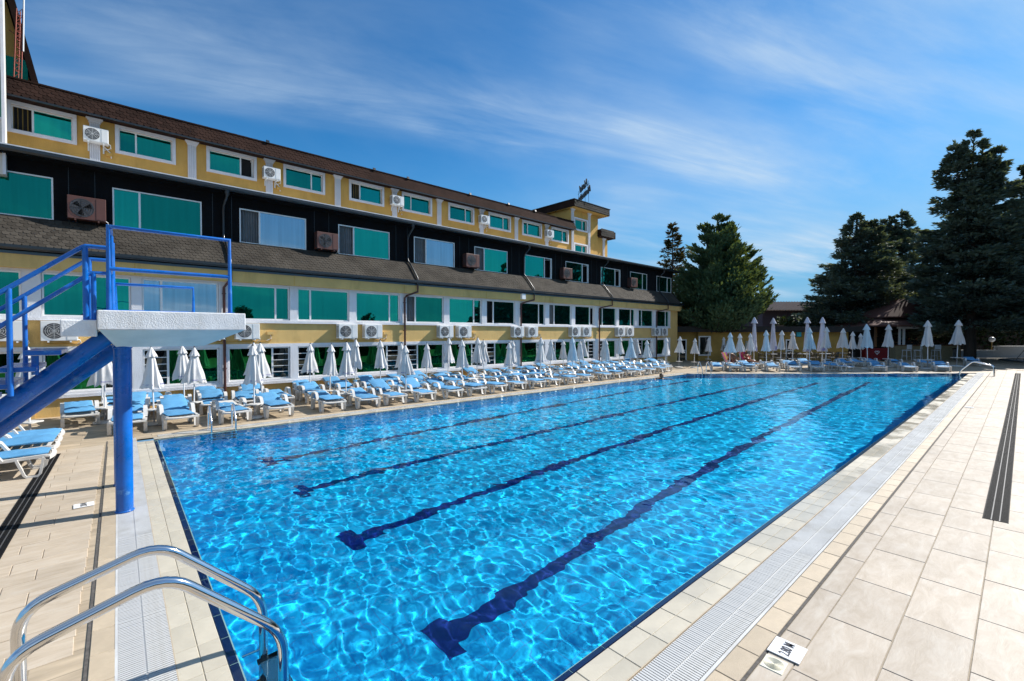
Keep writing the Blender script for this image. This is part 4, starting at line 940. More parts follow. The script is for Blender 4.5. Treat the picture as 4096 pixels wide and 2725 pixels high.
rowB = [(-0.53, 16.52), (0.45, 16.45), (1.52, 16.40), (2.45, 16.38), (3.35, 16.45), (4.38, 16.38), (5.56, 16.44), (6.75, 16.3), (7.8, 16.35), (9.0, 16.3), (10.1, 16.3), (11.3, 16.25), (12.4, 16.3), (13.6, 16.3), (14.7, 16.35), (15.9, 16.3), (17.1, 16.35), (18.2, 16.3), (19.4, 16.35), (20.6, 16.4), (21.8, 16.4), (23.0, 16.4), (24.2, 16.45), (25.3, 16.5)]
rowC = [(0.35, 17.35), (1.25, 17.55), (2.6, 17.55), (3.75, 17.5), (5.55, 17.55), (6.9, 17.45), (8.3, 17.5), (9.9, 17.45), (11.2, 17.5), (12.5, 17.5), (13.9, 17.5), (15.2, 17.5), (16.5, 17.5), (17.8, 17.5), (19.2, 17.5), (20.5, 17.55), (21.9, 17.55), (23.3, 17.6), (24.7, 17.6), (26.1, 17.6)]
for nm, row, tilt in (('pool edge row', rowA, 5.0), ('middle row', rowB, 7.0), ('row against the yellow wall', rowC, 8.0)):
    for k, (x, y) in enumerate(row):
        place_lounger(x, y, rad(random.uniform(-tilt, tilt)-1), f'{ORD[k]} blue cushioned lounger in the {nm}, counted from the platform', 'loungers along the building')
# the last ones, fanned out round the far corner
for k, (x, y, r) in enumerate(((25.6, 14.7, -6), (26.8, 15.0, -12), (26.6, 16.6, -8), (27.9, 15.7, -16), (29.0, 16.6, -18), (27.9, 17.4, -8), (30.3, 17.3, -20))):
    place_lounger(x, y, rad(r), f'{ORD[k]} lounger of the fan where the building side row bends at the far corner', 'loungers along the building')
for k, y in enumerate((11.68, 12.53, 13.18, 13.95)):
    place_lounger(-0.76, y, rad(90+random.uniform(-2, 2)), f'{ORD[k]} lounger from the front in the group below the blue stairs', 'loungers under the stairs', lounge_b)
# far end: heads to the right, away from the pool
def U(u, D): return ((u-2048)/1820.0)*D
farA = [(2873, 29.3, -62), (2950, 29.0, -48), (3008, 28.9, -50), (3097, 28.9, -62), (3182, 28.9, -64), (3274, 28.9, -66), (3406, 28.9, -20), (3523, 28.9, -66), (3645, 28.9, -68), (3778, 29.0, -72)]
farL = ['lounger lying side on next to the far corner ladder', 'second lounger from the corner ladder on the far side', 'third lounger from the corner ladder on the far side', 'fourth lounger from the corner ladder on the far side', 'fifth lounger from the corner ladder on the far side',
        'sixth lounger from the corner ladder on the far side', 'low lounger turned askew in the middle of the far side', 'third lounger from the right in the front row of the far side', 'second lounger from the right in the front row of the far side', 'last lounger on the right in the front row of the far side']
for (u, D, r), lb in zip(farA, farL):
    p = far(U(u, D), D); place_lounger(p[0], p[1], rad(r), lb, 'loungers on the far side', lounge_a if r < -40 else lounge_c)
farB = [(3075, 31.2, -60), (3160, 31.4, -62), (3232, 31.4, -60), (3335, 31.6, -62), (3395, 31.8, -60), (3440, 33.4, -62), (3500, 33.6, -62), (3600, 32.2, -64), (3720, 32.4, -64), (3900, 33.8, -75)]
for k, (u, D, r) in enumerate(farB):
    p = far(U(u, D), D); place_lounger(p[0], p[1], rad(r), f'{ORD[k]} lounger from the left in the back row of the far side' if k < 9 else 'lounger standing alone in the shade behind the far chrome ladder', 'loungers on the far side')

# ------------------------------------------------------------------ closed parasols
m_can = mat('white_canvas', (0.62, 0.61, 0.60), 0.85, var=0.10, vscale=3, ptint=0.08)
m_canb = mat('pale_blue_canvas', (0.52, 0.62, 0.68), 0.85, var=0.10, vscale=3, ptint=0.06)
m_pole = mat('white_pole_paint', (0.74, 0.74, 0.74), 0.4)
m_pgr = mat('galvanised_tube', (0.30, 0.30, 0.31), 0.5, metal=0.5)
m_base = mat('concrete_foot', (0.60, 0.58, 0.54), 0.8, var=0.2)
m_let = mat('blue_print', (0.06, 0.06, 0.35), 0.7)
def canopy_R(th, t, v):
    """radius of the folded cloth at angle th; t runs 0 (collar) to 1 (hem)"""
    n = 8; r = 0.095+0.185*t**1.1
    pl = math.cos(n*th+v*1.7+0.9*math.sin(3*th+v)+0.5*math.sin(2.0*t+v)); w = 0.30+0.18*math.sin(2*th+v*2.1)
    return r*(0.86+w*pl*(0.35+0.65*t)*0.62 + 0.14*math.sin(2*th+v+1.6*t) + 0.07*t*math.sin(5*t*2+3*th+v*3))
def canopy_meshes(v, m):
    n = 64; rows = 10; mb = MB()
    for i in range(rows+1):
        t = i/rows; z = 1.95-0.90*t
        for j in range(n):
            th = 2*PI*j/n; r = canopy_R(th, t, v); hem = (0.03*math.cos(8*th+v*1.7)+0.02*math.sin(2*th+v))*t**4
            mb.v.append((r*math.cos(th)+0.012*math.sin(v)*t, r*math.sin(th)+0.012*math.cos(v)*t, z-hem))
    mb.f = [(i*n+j, (i+1)*n+j, (i+1)*n+(j+1)%n, i*n+(j+1)%n) for i in range(rows) for j in range(n)]
    cap = MB(); prof = [(0.016, 2.185), (0.034, 2.15), (0.078, 2.06), (0.124, 1.955), (0.140, 1.905), (0.125, 1.90)]
    for i, (r, z) in enumerate(prof):
        for j in range(n):
            th = 2*PI*j/n; k = 1+0.13*math.cos(8*th+v)*i/5; cap.v.append((r*k*math.cos(th), r*k*math.sin(th), z-0.012*math.cos(8*th+v)*(i/5)**3))
    cap.f = [(i*n+j, (i+1)*n+j, (i+1)*n+(j+1)%n, i*n+(j+1)%n) for i in range(len(prof)-1) for j in range(n)]
    a, b = mb.mesh('canopy', m, 70), cap.mesh('vent_cap', m, 70)
    return a, b
VV = (0.0, 0.8, 1.3, 2.1, 2.9, 3.6, 4.4, 5.2)
CAN = {(v, c): canopy_meshes(v, mm) for c, mm in (('w', m_can), ('b', m_canb)) for v in VV}
ME_fin = MB().lathe([(0.018, 2.18), (0.022, 2.20), (0.012, 2.225)], 12).mesh('finial', m_dark)
ME_up = MB().tube([(0,0,0.42), (0,0,1.3)], 0.019, 12).mesh('pole', m_pole, 40); ME_lo = MB().tube([(0,0,0.03), (0,0,0.42)], 0.024, 12).mesh('lower_tube', m_pgr, 40)
def table_mesh():
    n = 48; mb = MB()
    for r0, z in ((0.03, 0.435), (0.2, 0.432), (0.2, 0.405), (0.03, 0.40)):
        for j in range(n):
            th = 2*PI*j/n; r = r0*(1+0.16*math.cos(4*th)) if r0 > 0.1 else r0; mb.v.append((r*math.cos(th), r*math.sin(th), z))
    mb.f = [(i*n+j, i*n+(j+1)%n, (i+1)*n+(j+1)%n, (i+1)*n+j) for i in range(3) for j in range(n)]
    return mb.mesh('side_table', m_pl, 40)
ME_tab = table_mesh(); ME_foot = MB().lathe([(0.25, 0.0), (0.26, 0.02), (0.25, 0.045), (0.10, 0.065), (0.04, 0.07)], 24).mesh('foot', m_base, 40)
TEXT_ME = {}
def lettering(v, th0, parent):
    """printed name wrapped round the hem"""
    key = (v, round(th0, 1))
    if key not in TEXT_ME:
        o = text_mesh('Montecito', 0.062, 'lettering', m_let, 0, 0.35, 'CENTER'); me = o.data; bpy.data.objects.remove(o)
        for q in me.vertices:
            t = 0.90; th = th0+q.co.x/0.26; r = canopy_R(th, t-(q.co.y)*0.8, v)+0.005; z = 1.95-0.90*t+q.co.y; q.co = (r*math.cos(th), r*math.sin(th), z)
        TEXT_ME[key] = me
    inst('lettering', TEXT_ME[key], parent)
def parasol(x, y, label, s=1.0, col='w', text=False, table=True, lean=0.0, group='closed parasols', stretch=1.0):
    v = random.choice(VV); root = empty('parasol', (x, y, 0), random.uniform(0, 0.6)); tag(root, label, 'parasol', group)
    a, b = CAN[(v, col)]
    root.scale = (s, s, s*stretch); root.rotation_euler = (rad(random.uniform(-1.8, 1.8)), rad(random.uniform(-1.8, 1.8)+lean), random.uniform(0, .6))
    c = inst('canopy', a, root); inst('vent_cap', b, c); inst('finial', ME_fin, root); inst('pole', ME_up, root); inst('lower_tube', ME_lo, root); inst('foot', ME_foot, root)
    if table: inst('side_table', ME_tab, root)
    if text:
        th = math.atan2(-y, -x)-root.rotation_euler.z
        lettering(v, th+random.uniform(-.5, .1), c); lettering(v, th+1.3, c)
    return root
PAR = [(-0.05, 16.92, 'parasol just left of the blue column, nearer of two'), (-0.12, 18.35, 'parasol just left of the blue column, farther of two'), (0.95, 15.75, 'parasol just right of the blue column'),
 (1.88, 18.1, 'thin parasol under the platform slab corner, against the wall'), (1.96, 16.71, 'parasol in front of the first downpipe, below the slab corner'), (3.85, 18.0, 'rear left parasol of the trio right of the first downpipe'), (3.22, 14.95, 'front parasol of the trio right of the first downpipe'), (3.79, 16.57, 'rear right parasol of the trio right of the first downpipe'),
 (5.75, 18.0, 'parasol before the barred sash of the fifth ground floor window'), (5.99, 16.64, 'parasol just right of the barred sash of the fifth ground floor window'), (6.1, 15.4, 'parasol at the pool edge midway between first and second downpipes'), (7.5, 18.0, 'parasol by the white pier midway between first and second downpipes'), (8.37, 17.5, 'parasol before the wide pane of the sixth ground floor window'), (9.5, 18.0, 'parasol by the barred sash left of the second downpipe'), (8.15, 14.95, 'pool edge parasol in front of the second downpipe'),
 (10.39, 17.25, 'parasol before the wide pane just right of the second downpipe'), (11.99, 18.0, 'parasol against the white pier between seventh and eighth windows'), (11.05, 15.5, 'parasol before the eighth ground floor window at the pool edge'), (12.95, 17.04, 'parasol by the barred sash of the eighth window, nearer one'), (14.24, 18.1, 'parasol by the barred sash of the eighth window, farther one'), (13.6, 15.5, 'front parasol of the three before the third downpipe'), (16.0, 18.0, 'rear parasol of the three before the third downpipe'), (15.4, 17.3, 'right parasol of the three before the third downpipe'),
 (15.22, 15.1, 'front parasol right of the third downpipe'), (18.13, 17.9, 'rear parasol right of the third downpipe'), (18.12, 17.2, 'parasol right of the third downpipe by the barred sash'), (19.97, 17.9, 'parasol against the wall halfway between third and fourth downpipes'), (17.39, 14.95, 'bluish white parasol between third and fourth downpipes at the pool edge'), (19.92, 16.65, 'parasol left of the fourth downpipe, nearer of two'), (22.09, 18.1, 'parasol left of the fourth downpipe, farther of two'),
 (24.06, 18.1, 'rear parasol right at the fourth downpipe'), (20.1, 14.97, 'front parasol right at the fourth downpipe'), (26.0, 18.2, 'small parasol in the first window right of the fourth downpipe'), (22.62, 15.1, 'large parasol between fourth and fifth downpipes'), (28.75, 18.6, 'shaded parasol behind the large one between fourth and fifth downpipes'), (24.57, 15.2, 'parasol left of the fifth downpipe at the pool edge'), (30.92, 18.8, 'shaded parasol left of the fifth downpipe'), (27.0, 15.4, 'parasol right of the fifth downpipe, nearer of two'), (29.89, 16.9, 'parasol right of the fifth downpipe, farther of two'), (30.68, 16.41, 'parasol in front of the annex glass door'),
 (31.21, 15.54, 'parasol at the yellow corner of the annex'), (35.53, 16.55, 'parasol with a table before the annex window')]
for k, (x, y, lb) in enumerate(PAR):
    parasol(x, y, lb, random.uniform(0.93, 1.04), 'b' if k in (27, 33) else 'w', text=k < 24)
parasol(-1.35, 15.35, 'parasol cut off by the picture edge under the stairs', 1.0, text=True)
PF = [(2896, 38.2, 0.98, 'w', 'slim parasol by the dark tree trunk'), (2919, 30.2, 1.15, 'b', 'bluish parasol in front of the seated man'), (2961, 32.0, 1.12, 'w', 'parasol between the two sunbathers'), (3003, 33.2, 1.13, 'w', 'small parasol before the first tall blue printed parasol'), (3067, 30.6, 1.22, 'b', 'wide bluish parasol right of the woman'), (3122, 33.7, 1.22, 'w', 'parasol right of the wide bluish one'), (3170, 34.6, 1.2, 'w', 'parasol left of the cyan board'),
      (3239, 30.8, 1.31, 'b', 'bluish parasol in front of the third tall parasol'), (3304, 33.2, 1.34, 'w', 'parasol in front of the fourth tall parasol'), (3370, 34.5, 1.30, 'w', 'parasol by the dark chairs right of the tall ones'), (3410, 36.0, 1.18, 'w', 'parasol with table left of the red freezer'), (3445, 37.0, 1.12, 'w', 'thin parasol against the red freezer'), (3472, 31.2, 1.42, 'b', 'large pale parasol in front of the red freezer'), (3553, 33.0, 1.42, 'w', 'parasol at the left end of the bar counter'), (3712, 31.2, 1.53, 'w', 'tall parasol in front of the bar stools'), (3828, 33.5, 1.58, 'w', 'rightmost parasol by the white low wall')]
for u, D, s, c, lb in PF:
    p = far(U(u, D), D); parasol(p[0], p[1], lb, s, c, lean=random.uniform(-1.5, 0), group='closed parasols on the far side')
TALL = [(3016, 36.0), (3092, 37.5), (3228, 35.5), (3289, 36.0)]
m_tall = mat('lavender_canvas', (0.55, 0.55, 0.64), 0.85, var=0.1)
ME_t = []
for v in (0.7, 2.2):
    n = 64; mb = MB(); rows = 12
    for i in range(rows+1):
        t = i/rows; z = 3.30-2.25*t
        for j in range(n):
            th = 2*PI*j/n; r = canopy_R(th, 0.15+0.85*t, v)*1.05; mb.v.append((r*math.cos(th), r*math.sin(th), z-0.05*math.cos(8*th+v)*t**4))
    mb.f = [(i*n+j, (i+1)*n+j, (i+1)*n+(j+1)%n, i*n+(j+1)%n) for i in range(rows) for j in range(n)]; a = mb.mesh('canopy', m_tall, 70)
    cap = MB(); prof = [(0.03, 3.72), (0.09, 3.6), (0.20, 3.33), (0.23, 3.24), (0.19, 3.23)]
    for i, (r, z) in enumerate(prof):
        for j in range(n): th = 2*PI*j/n; k = 1+0.12*math.cos(4*th+v)*i/4; cap.v.append((r*k*math.cos(th), r*k*math.sin(th), z))
    cap.f = [(i*n+j, (i+1)*n+j, (i+1)*n+(j+1)%n, i*n+(j+1)%n) for i in range(len(prof)-1) for j in range(n)]
    band = MB()
    for i in range(4):
        t = 0.86+0.14*i/3; z = 3.30-2.25*t
        for j in range(20): th = 3.2+1.5*j/19; r = canopy_R(th, 0.15+0.85*t, v)*1.05+0.012; band.v.append((r*math.cos(th), r*math.sin(th), z-0.05*math.cos(8*th+v)*t**4))
    band.f = [(i*20+j, (i+1)*20+j, (i+1)*20+j+1, i*20+j+1) for i in range(3) for j in range(19)]
    ME_t.append((a, cap.mesh('vent_cap', m_tall, 70), band.mesh('printed_band', mat('blue_printed_cloth', (0.10, 0.13, 0.42), 0.8, var=0.4, vscale=8, col2=(0.5, 0.5, 0.6)), 70)))
ME_tp = MB().tube([(0,0,0), (0,0,1.4)], 0.03, 12).mesh('pole', m_pole); ME_tb = MB().box(-.35, .35, -.35, .35, 0, 0.08).mesh('base', m_base)
for k, (u, D) in enumerate(TALL):
    p = far(U(u, D), D); root = empty('tall_parasol', p, random.uniform(0, 1)); tag(root, f'{ORD[k]} of the four tall lavender parasols with blue printed hems, from the left', 'parasol', 'tall closed parasols')
    a, b, c = ME_t[k % 2]; cc = inst('canopy', a, root); inst('vent_cap', b, cc); inst('printed_band', c, cc); inst('pole', ME_tp, root); inst('base', ME_tb, root); root.rotation_euler.y = rad(-1.5 if k == 0 else 0)
for p in (lounge_a, lounge_b, lounge_c): drop(p)
# ------------------------------------------------------------------ far side: annex, bar, chairs, people
def fbox(root, name, m, l0, l1, d0, d1, z0, z1, bevel=0.0):
    """box in the far side's own axes, child of root standing at the origin turned by FAR_RZ"""
    return MB().box(l0, l1, d0, d1, z0, z1).build(name, m, root, bevel=bevel)
def froot(name, label, cat, group=None):
    o = empty(name, (0,0,0), FAR_RZ); tag(o, label, cat, group); return o
m_roofd = mat('dark_roof_edge', (0.02, 0.017, 0.015), 0.8); m_wood = mat('brown_wood', (0.20, 0.085, 0.03), 0.6, var=0.3, vscale=4, stretch=(1,1,6))
ann = froot('annex_building', 'low yellow annex with white doors and a dark flat roof at the far corner', 'building')
m_ann = mat('annex_stucco_shade', (0.40, 0.25, 0.06), 0.85, var=0.25, vscale=1.2, bump=0.4, bscale=30)  # ochre darkened so the wall's shade sits in its colour
fbox(ann, 'wall', m_ann, 14.2, 16.6, 41.0, 46, 0, 2.55); fbox(ann, 'wall', m_ann, 16.6, 30, 40.6, 46, 0, 2.55)
fbox(ann, 'flat_roof', m_roofd, 13.6, 31, 39.9, 46.5, 2.55, 3.05)
fbox(ann, 'upper_wall', m_yel3, 14.0, 20, 44, 48, 3.06, 5.2)
for l0, l1 in ((14.1, 14.9), (15.0, 15.8)): fbox(ann, 'timber_window', m_wood, l0, l1, 43.9, 43.99, 3.3, 4.3)
for l0, l1, dz in ((14.55, 15.72, 41.0), (24.4, 25.1, 40.6)):
    d = fbox(ann, 'glass_door', m_dkgl, l0+.1, l1-.1, dz-.03, dz-.01, 0.05, 1.8)
    fbox(ann, 'door_frame', m_upvc, l0, l0+.1, dz-.06, dz-.005, 0, 1.9); fbox(ann, 'door_frame', m_upvc, l1-.1, l1, dz-.06, dz-.005, 0, 1.9); fbox(ann, 'door_frame', m_upvc, l0+.1, l1-.1, dz-.06, dz-.005, 1.8, 1.9); fbox(ann, 'door_rail', m_upvc, l0+.1, l1-.1, dz-.06, dz-.032, 0.85, 0.95)
w = fbox(ann, 'window_pane', m_dkgl, 16.75, 17.6, 40.57, 40.59, 0.55, 2.1)
for a in ((16.63, 16.75, .45, 2.2), (17.6, 17.72, .45, 2.2), (16.75, 17.6, 2.1, 2.2), (16.75, 17.6, .45, .55)): fbox(ann, 'window_frame', m_upvc, a[0], a[1], 40.54, 40.598, a[2], a[3])
b = froot('menu_board', 'small cyan board on the annex wall behind the tall parasols', 'board'); fbox(b, 'panel', mat('cyan_print', (0.05, 0.50, 0.62), 0.5), 25.35, 25.75, 40.5, 40.58, 2.15, 2.6)
fbox(b, 'frame', m_roofd, 25.3, 25.8, 40.56, 40.598, 2.10, 2.65)
# house behind with a tiled roof
h = froot('tiled_house', 'distant house with a brown tiled roof between the dark trees', 'house')
m_rt = mat('brown_roof_tile', (0.34, 0.24, 0.17), 0.75, var=0.25, vscale=3)
fbox(h, 'wall', mat('dark_violet_wall', (0.06, 0.045, 0.06), 0.8), 33, 45, 60, 66, 0, 5.45)
rf = MB(); n = 34
for i in range(n):
    l0 = 32.4+13*i/n; l1 = 32.4+13*(i+0.86)/n; o = len(rf.v)
    rf.add([(l0, 59.2, 5.4), (l1, 59.2, 5.4), ((l0+l1)/2, 59.2, 5.52), (l0+.3, 63.5, 6.75), (l1+.3, 63.5, 6.75), ((l0+l1)/2+.3, 63.5, 6.87)], [(0,2,1),(0,3,5,2),(1,2,5,4),(3,4,5)])
rf.add([(32.3, 59.25, 5.38), (45.4, 59.25, 5.38), (45.7, 63.5, 6.74), (32.6, 63.5, 6.74), (45.7, 67, 5.4), (32.6, 67, 5.4)], [(0,1,2,3),(3,2,4,5)])
tag(rf.build('roof', m_rt, h), kind='stuff')
# pool bar
bar = froot('pool_bar', 'pool bar with a brown hipped roof, white frame and tan counter', 'bar')
m_tan = mat('tan_bar_stone', (0.36, 0.28, 0.16), 0.8, var=0.15, vscale=3, bump=0.3); m_brf = mat('brown_roof_felt', (0.085, 0.030, 0.020), 0.75, var=0.3, vscale=1.2)
fbox(bar, 'counter', m_tan, 35.6, 41.6, 42.2, 42.9, 0, 1.28); fbox(bar, 'counter_top', m_wood, 35.4, 41.8, 42.05, 43.0, 1.281, 1.36)
fbox(bar, 'back_wall', m_roofd, 34.0, 42.5, 46.0, 46.2, 0, 3.2)
for l in (36.0, 36.4, 41.4): fbox(bar, 'post', m_upvc, l, l+.14, 42.3, 42.44, 1.36, 2.85)
fbox(bar, 'frame_beam', m_upvc, 35.95, 40.8, 42.2, 42.55, 2.86, 3.06)
for l, d in ((34.0, 42.6), (41.9, 42.6), (34.0, 46), (41.9, 46)): fbox(bar, 'timber_post', m_wood, l, l+.16, d, d+.16, 0, 3.2)
fbox(bar, 'shelf', m_wood, 37, 41, 45.6, 45.95, 1.5, 1.55)
def hip(l0, l1, d0, d1, z0, z1, li, name):
    mb = MB(); t = 0.12; cd = (d0+d1)/2
    mb.v = [(l0,d0,z0),(l1,d0,z0),(l1,d1,z0),(l0,d1,z0),(l0+li,d0+ (d1-d0)*.33,z1),(l1-li,d0+(d1-d0)*.33,z1),(l1-li,d1-(d1-d0)*.33,z1),(l0+li,d1-(d1-d0)*.33,z1),(l0,d0,z0-t),(l1,d0,z0-t),(l1,d1,z0-t),(l0,d1,z0-t)]
    mb.f = [(0,1,5,4),(1,2,6,5),(2,3,7,6),(3,0,4,7),(4,5,6,7),(8,9,1,0),(9,10,2,1),(10,11,3,2),(11,8,0,3),(11,10,9,8)]
    return mb.build(name, m_brf, bar)
hip(33.1, 43.2, 41.0, 47.2, 3.18, 3.95, 1.9, 'roof'); hip(34.6, 42.2, 42.2, 46.2, 4.0, 5.75, 3.0, 'roof')
def place_far(o, l, d, rz=0.0, z=0.0, label=None, cat=None, group=None):
    p = far(l, d, z); o.location = p; o.rotation_euler = (0, 0, FAR_RZ+rz); tag(o, label, cat, group); return o
# bar stools
m_st = mat('white_stool_paint', (0.66, 0.66, 0.68), 0.5, var=0.08)
def stool():
    r = empty('bar_stool')
    for x in (-.22, .22):
        MB().tube([(x*1.15, -.22, 0), (x*.9, -.2, 0.86)], 0.024, 8).build('leg', m_st, r); MB().tube([(x*1.15, .26, 0), (x*.95, .2, 0.86), (x*.95, .27, 1.36)], 0.024, 8).build('leg', m_st, r)
        MB().tube([(x*1.05, -.2, 0.35), (x*1.05, .23, 0.35)], 0.014, 6).build('stretcher', m_st, r)
    MB().tube([(-.24, -.21, 0.40), (.24, -.21, 0.40)], 0.016, 6).build('foot_rest', m_st, r)
    MB().box(-.25, .25, -.25, .23, 0.86, 0.93).build('seat', m_st, r, bevel=0.02); MB().box(-.24, .24, .235, .275, 1.0, 1.40).build('backrest', m_st, r, bevel=0.015)
    return r
s0 = stool()
for k, (u, rz) in enumerate(((3627, PI+.1), (3672, PI+.6), (3744, PI-.2))):
    place_far(s0 if k == 0 else copy_tree(s0), U(u, 41.4), 41.4, rz, 0, ['left white bar stool at the pool bar', 'middle white bar stool turned sideways at the pool bar', 'right white bar stool behind the tall parasol'][k], 'bar stool', 'bar stools')
# red freezer with its heart shaped logo
fz = empty('ice_cream_freezer'); m_red = mat('red_freezer_paint', (0.16, 0.006, 0.010), 0.4, var=0.3, vscale=2); place_far(fz, U(3496, 40.5), 40.5, 0, 0, 'dark red ice cream freezer with a white heart logo left of the bar', 'freezer')
MB().box(-1.0, 1.0, -.32, .32, 0.10, 1.15).build('cabinet', m_red, fz, bevel=0.03); MB().box(-1.0, 1.0, -.33, .33, 1.151, 1.2).build('lid', m_dkgl, fz)
hl = MB()
for s in (1.0, 0.6): hl.tube([(0.02+s*0.013*16*math.sin(t)**3, -0.33, 0.75+s*0.012*(13*math.cos(t)-5*math.cos(2*t)-2*math.cos(3*t)-math.cos(4*t))) for t in [2*PI*i/24 for i in range(25)]], 0.012, 5, False)
hl.build('heart_logo', m_white, fz)
for x in (-.8, .8): MB().box(x-.06, x+.06, -.2, .2, 0, 0.1).build('foot', m_dark, fz)
# litter bin
bn = empty('litter_bin'); place_far(bn, U(3808, 42.5), 42.5, 0, 0, 'grey slatted litter bin at the right end of the bar', 'bin')
m_bn = mat('grey_bin_slat', (0.20, 0.19, 0.18), 0.7)
for k in range(14):
    a = 2*PI*k/14; MB().box(-.075, .075, -.012, .012, 0, 0.95).xf(Matrix.Translation((.36*math.cos(a), .36*math.sin(a), 0)) @ Matrix.Rotation(a+PI/2, 4, 'Z')).build('slat', m_bn, bn)
MB().lathe([(0.33, 0.03), (0.33, 0.9)], 20).build('liner', m_dark, bn); MB().lathe([(0.42, 0.95), (0.42, 1.02), (0.25, 1.10)], 20).build('lid', m_dark, bn)
# low white wall that steps up
lw = froot('low_wall', 'low white painted wall stepping up to the right beyond the deck', 'wall'); m_lw = mat('white_masonry_paint', (0.55, 0.58, 0.64), 0.8, var=0.08)
fbox(lw, 'wall', m_lw, 43.4, 48.0, 45.0, 45.35, 0, 0.72); fbox(lw, 'wall', m_lw, 48.0, 75, 45.0, 45.35, 0, 1.12)
fbox(lw, 'wall_coping', m_white, 43.3, 47.9, 44.94, 45.41, 0.721, 0.78); fbox(lw, 'wall_coping', m_white, 47.9, 75, 44.94, 45.41, 1.121, 1.18)
gl = empty('globe_lamp'); place_far(gl, U(3967, 46.5), 46.5, 0, 0, 'white globe lamp on a short post behind the low wall', 'lamp')
MB().lathe([(0.05, 0), (0.05, 1.45), (0.09, 1.55)], 12).build('post', mat('brass_post', (0.25, 0.16, 0.04), 0.5), gl)
MB().lathe([(0.26*math.sin(PI*i/12), 1.80-0.26*math.cos(PI*i/12)) for i in range(13)], 20).build('globe', mat('opal_glass', (0.68, 0.72, 0.78), 0.3), gl, smooth=60)
# raised dark basin of the small pool, with its ladder
kp = empty('small_pool'); place_far(kp, 47.5, 39.5, 0, 0, 'small shaded round pool in the shadow of the spruces', 'small pool')
MB().lathe([(3.6, 0.0), (3.6, 0.10), (3.35, 0.10), (3.35, 0.02)], 48, False).build('rim', mat('grey_blue_rim', (0.14, 0.18, 0.22), 0.6, var=0.2), kp, smooth=40)
MB().lathe([(3.35, 0.045), (0.01, 0.045)], 48, False).build('water_surface', mat('dark_small_pool_water', (0.01, 0.05, 0.08), 0.05), kp)
p = far(47.6, 42.0); ladder((p[0], p[1], 0.0), FAR_RZ+PI, [(-0.9, 0), (-0.85, 0.95), (-0.45, 1.15), (-0.1, 0.95), (0.75, 0.0)], 0.6, 'dark steel ladder arching over the small shaded pool', m=mat('blue_grey_steel', (0.10, 0.14, 0.20), 0.4, metal=0.6), rnd=0.25)
# patio chairs and tables
m_rat = mat('dark_rattan', (0.035, 0.032, 0.030), 0.6); m_top = mat('pale_table_top', (0.45, 0.46, 0.48), 0.4)
def patio_chair():
    r = empty('patio_chair')
    for x, y in ((-.24,-.24),(.24,-.24),(-.22,.24),(.22,.24)): MB().tube([(x, y, 0), (x*.92, y*.92, 0.44)], 0.016, 6).build('leg', m_rat, r)
    MB().box(-.26, .26, -.26, .24, 0.43, 0.47).build('seat', m_rat, r, bevel=0.015)
    bk = MB(); P_ = [(0.30*math.cos(rad(a)), 0.0+0.28*math.sin(rad(a)), 0.70+0.16*max(0, math.sin(rad(a)))) for a in range(-20, 201, 20)]
    bk.tube(P_, 0.018, 6); bk.build('arm_hoop', m_rat, r, smooth=60)
    for a in range(20, 161, 20): MB().tube([(0.24*math.cos(rad(a)), 0.24*math.sin(rad(a)), 0.46), (0.30*math.cos(rad(a)), 0.28*math.sin(rad(a)), 0.70+0.16*math.sin(rad(a)))], 0.012, 5).build('back_spindle', m_rat, r)
    for x in (-.285, .285): MB().tube([(x*.85, -.22, 0.45), (x, -.09, 0.70)], 0.014, 5).build('arm_support', m_rat, r)
    return r
def patio_table():
    r = empty('patio_table')
    MB().lathe([(0.02, 0.74), (0.45, 0.74), (0.45, 0.765), (0.02, 0.77)], 24).build('table_top', m_top, r); MB().lathe([(0.03, 0.03), (0.03, 0.74)], 10).build('stem', m_rat, r); MB().lathe([(0.26, 0.0), (0.26, 0.03), (0.05, 0.05)], 16).build('base', m_rat, r)
    return r
c0 = patio_chair(); t0 = patio_table()
tabs = [(3085, 37.2), (3150, 38.5), (3215, 37.4), (3300, 37.8), (3365, 39.0)]
tl = ['left of the row', 'second from the left', 'behind the third tall parasol', 'behind the fourth tall parasol', 'at the right of the row']
k = 0
for i, (u, D) in enumerate(tabs):
    place_far(t0 if i == 0 else copy_tree(t0), U(u, D), D, 0, 0, f'pale round patio table {tl[i]} under the dark trees', 'table', 'patio tables')
    for a, side in ((0.5, 'right of'), (2.2, 'behind'), (3.9, 'left of'), (5.3, 'in front of')):
        place_far(c0 if k == 0 else copy_tree(c0), U(u, D)+0.72*math.cos(a), D+0.72*math.sin(a), a-PI/2+random.uniform(-.3, .3), 0, f'dark rattan chair {side} the patio table {tl[i]}', 'chair', 'rattan patio chairs'); k += 1
# stack of grey plastic loungers by the trunk
m_gst = mat('grey_green_resin', (0.16, 0.20, 0.19), 0.5)
for sx, (u, D) in enumerate(((2925, 37.5), (2975, 37.8))):
    for q in range(6):
        r = empty('stacked_chair'); place_far(r, U(u, D)+0.05*q*(1 if sx else -1), D, PI+0.15*sx, 0.17*q, f'{ORD[q]} grey chair from the ground in the {"right" if sx else "left"} stack by the trunk', 'chair', 'stacked grey chairs')
        MB().box(-.30, .30, -.28, .28, 0.36, 0.40).build('seat', m_gst, r)
        for kk in range(5): x = -.26+.13*kk; MB().box(x-.03, x+.03, .27, .31, 0.40, 0.88).build('back_slat', m_gst, r)
        MB().box(-.31, .31, .265, .315, 0.88, 0.95).build('top_rail', m_gst, r)
        for x in (-.29, .29):
            a = MB(); a.ribbon([(-.28, 0.0), (-.26, 0.58), (.26, 0.62)], 0.05, 0.03, off=x); a.build('arm', m_gst, r)
            MB().box(x-.02, x+.02, .26, .30, 0.0, 0.36).build('leg', m_gst, r)
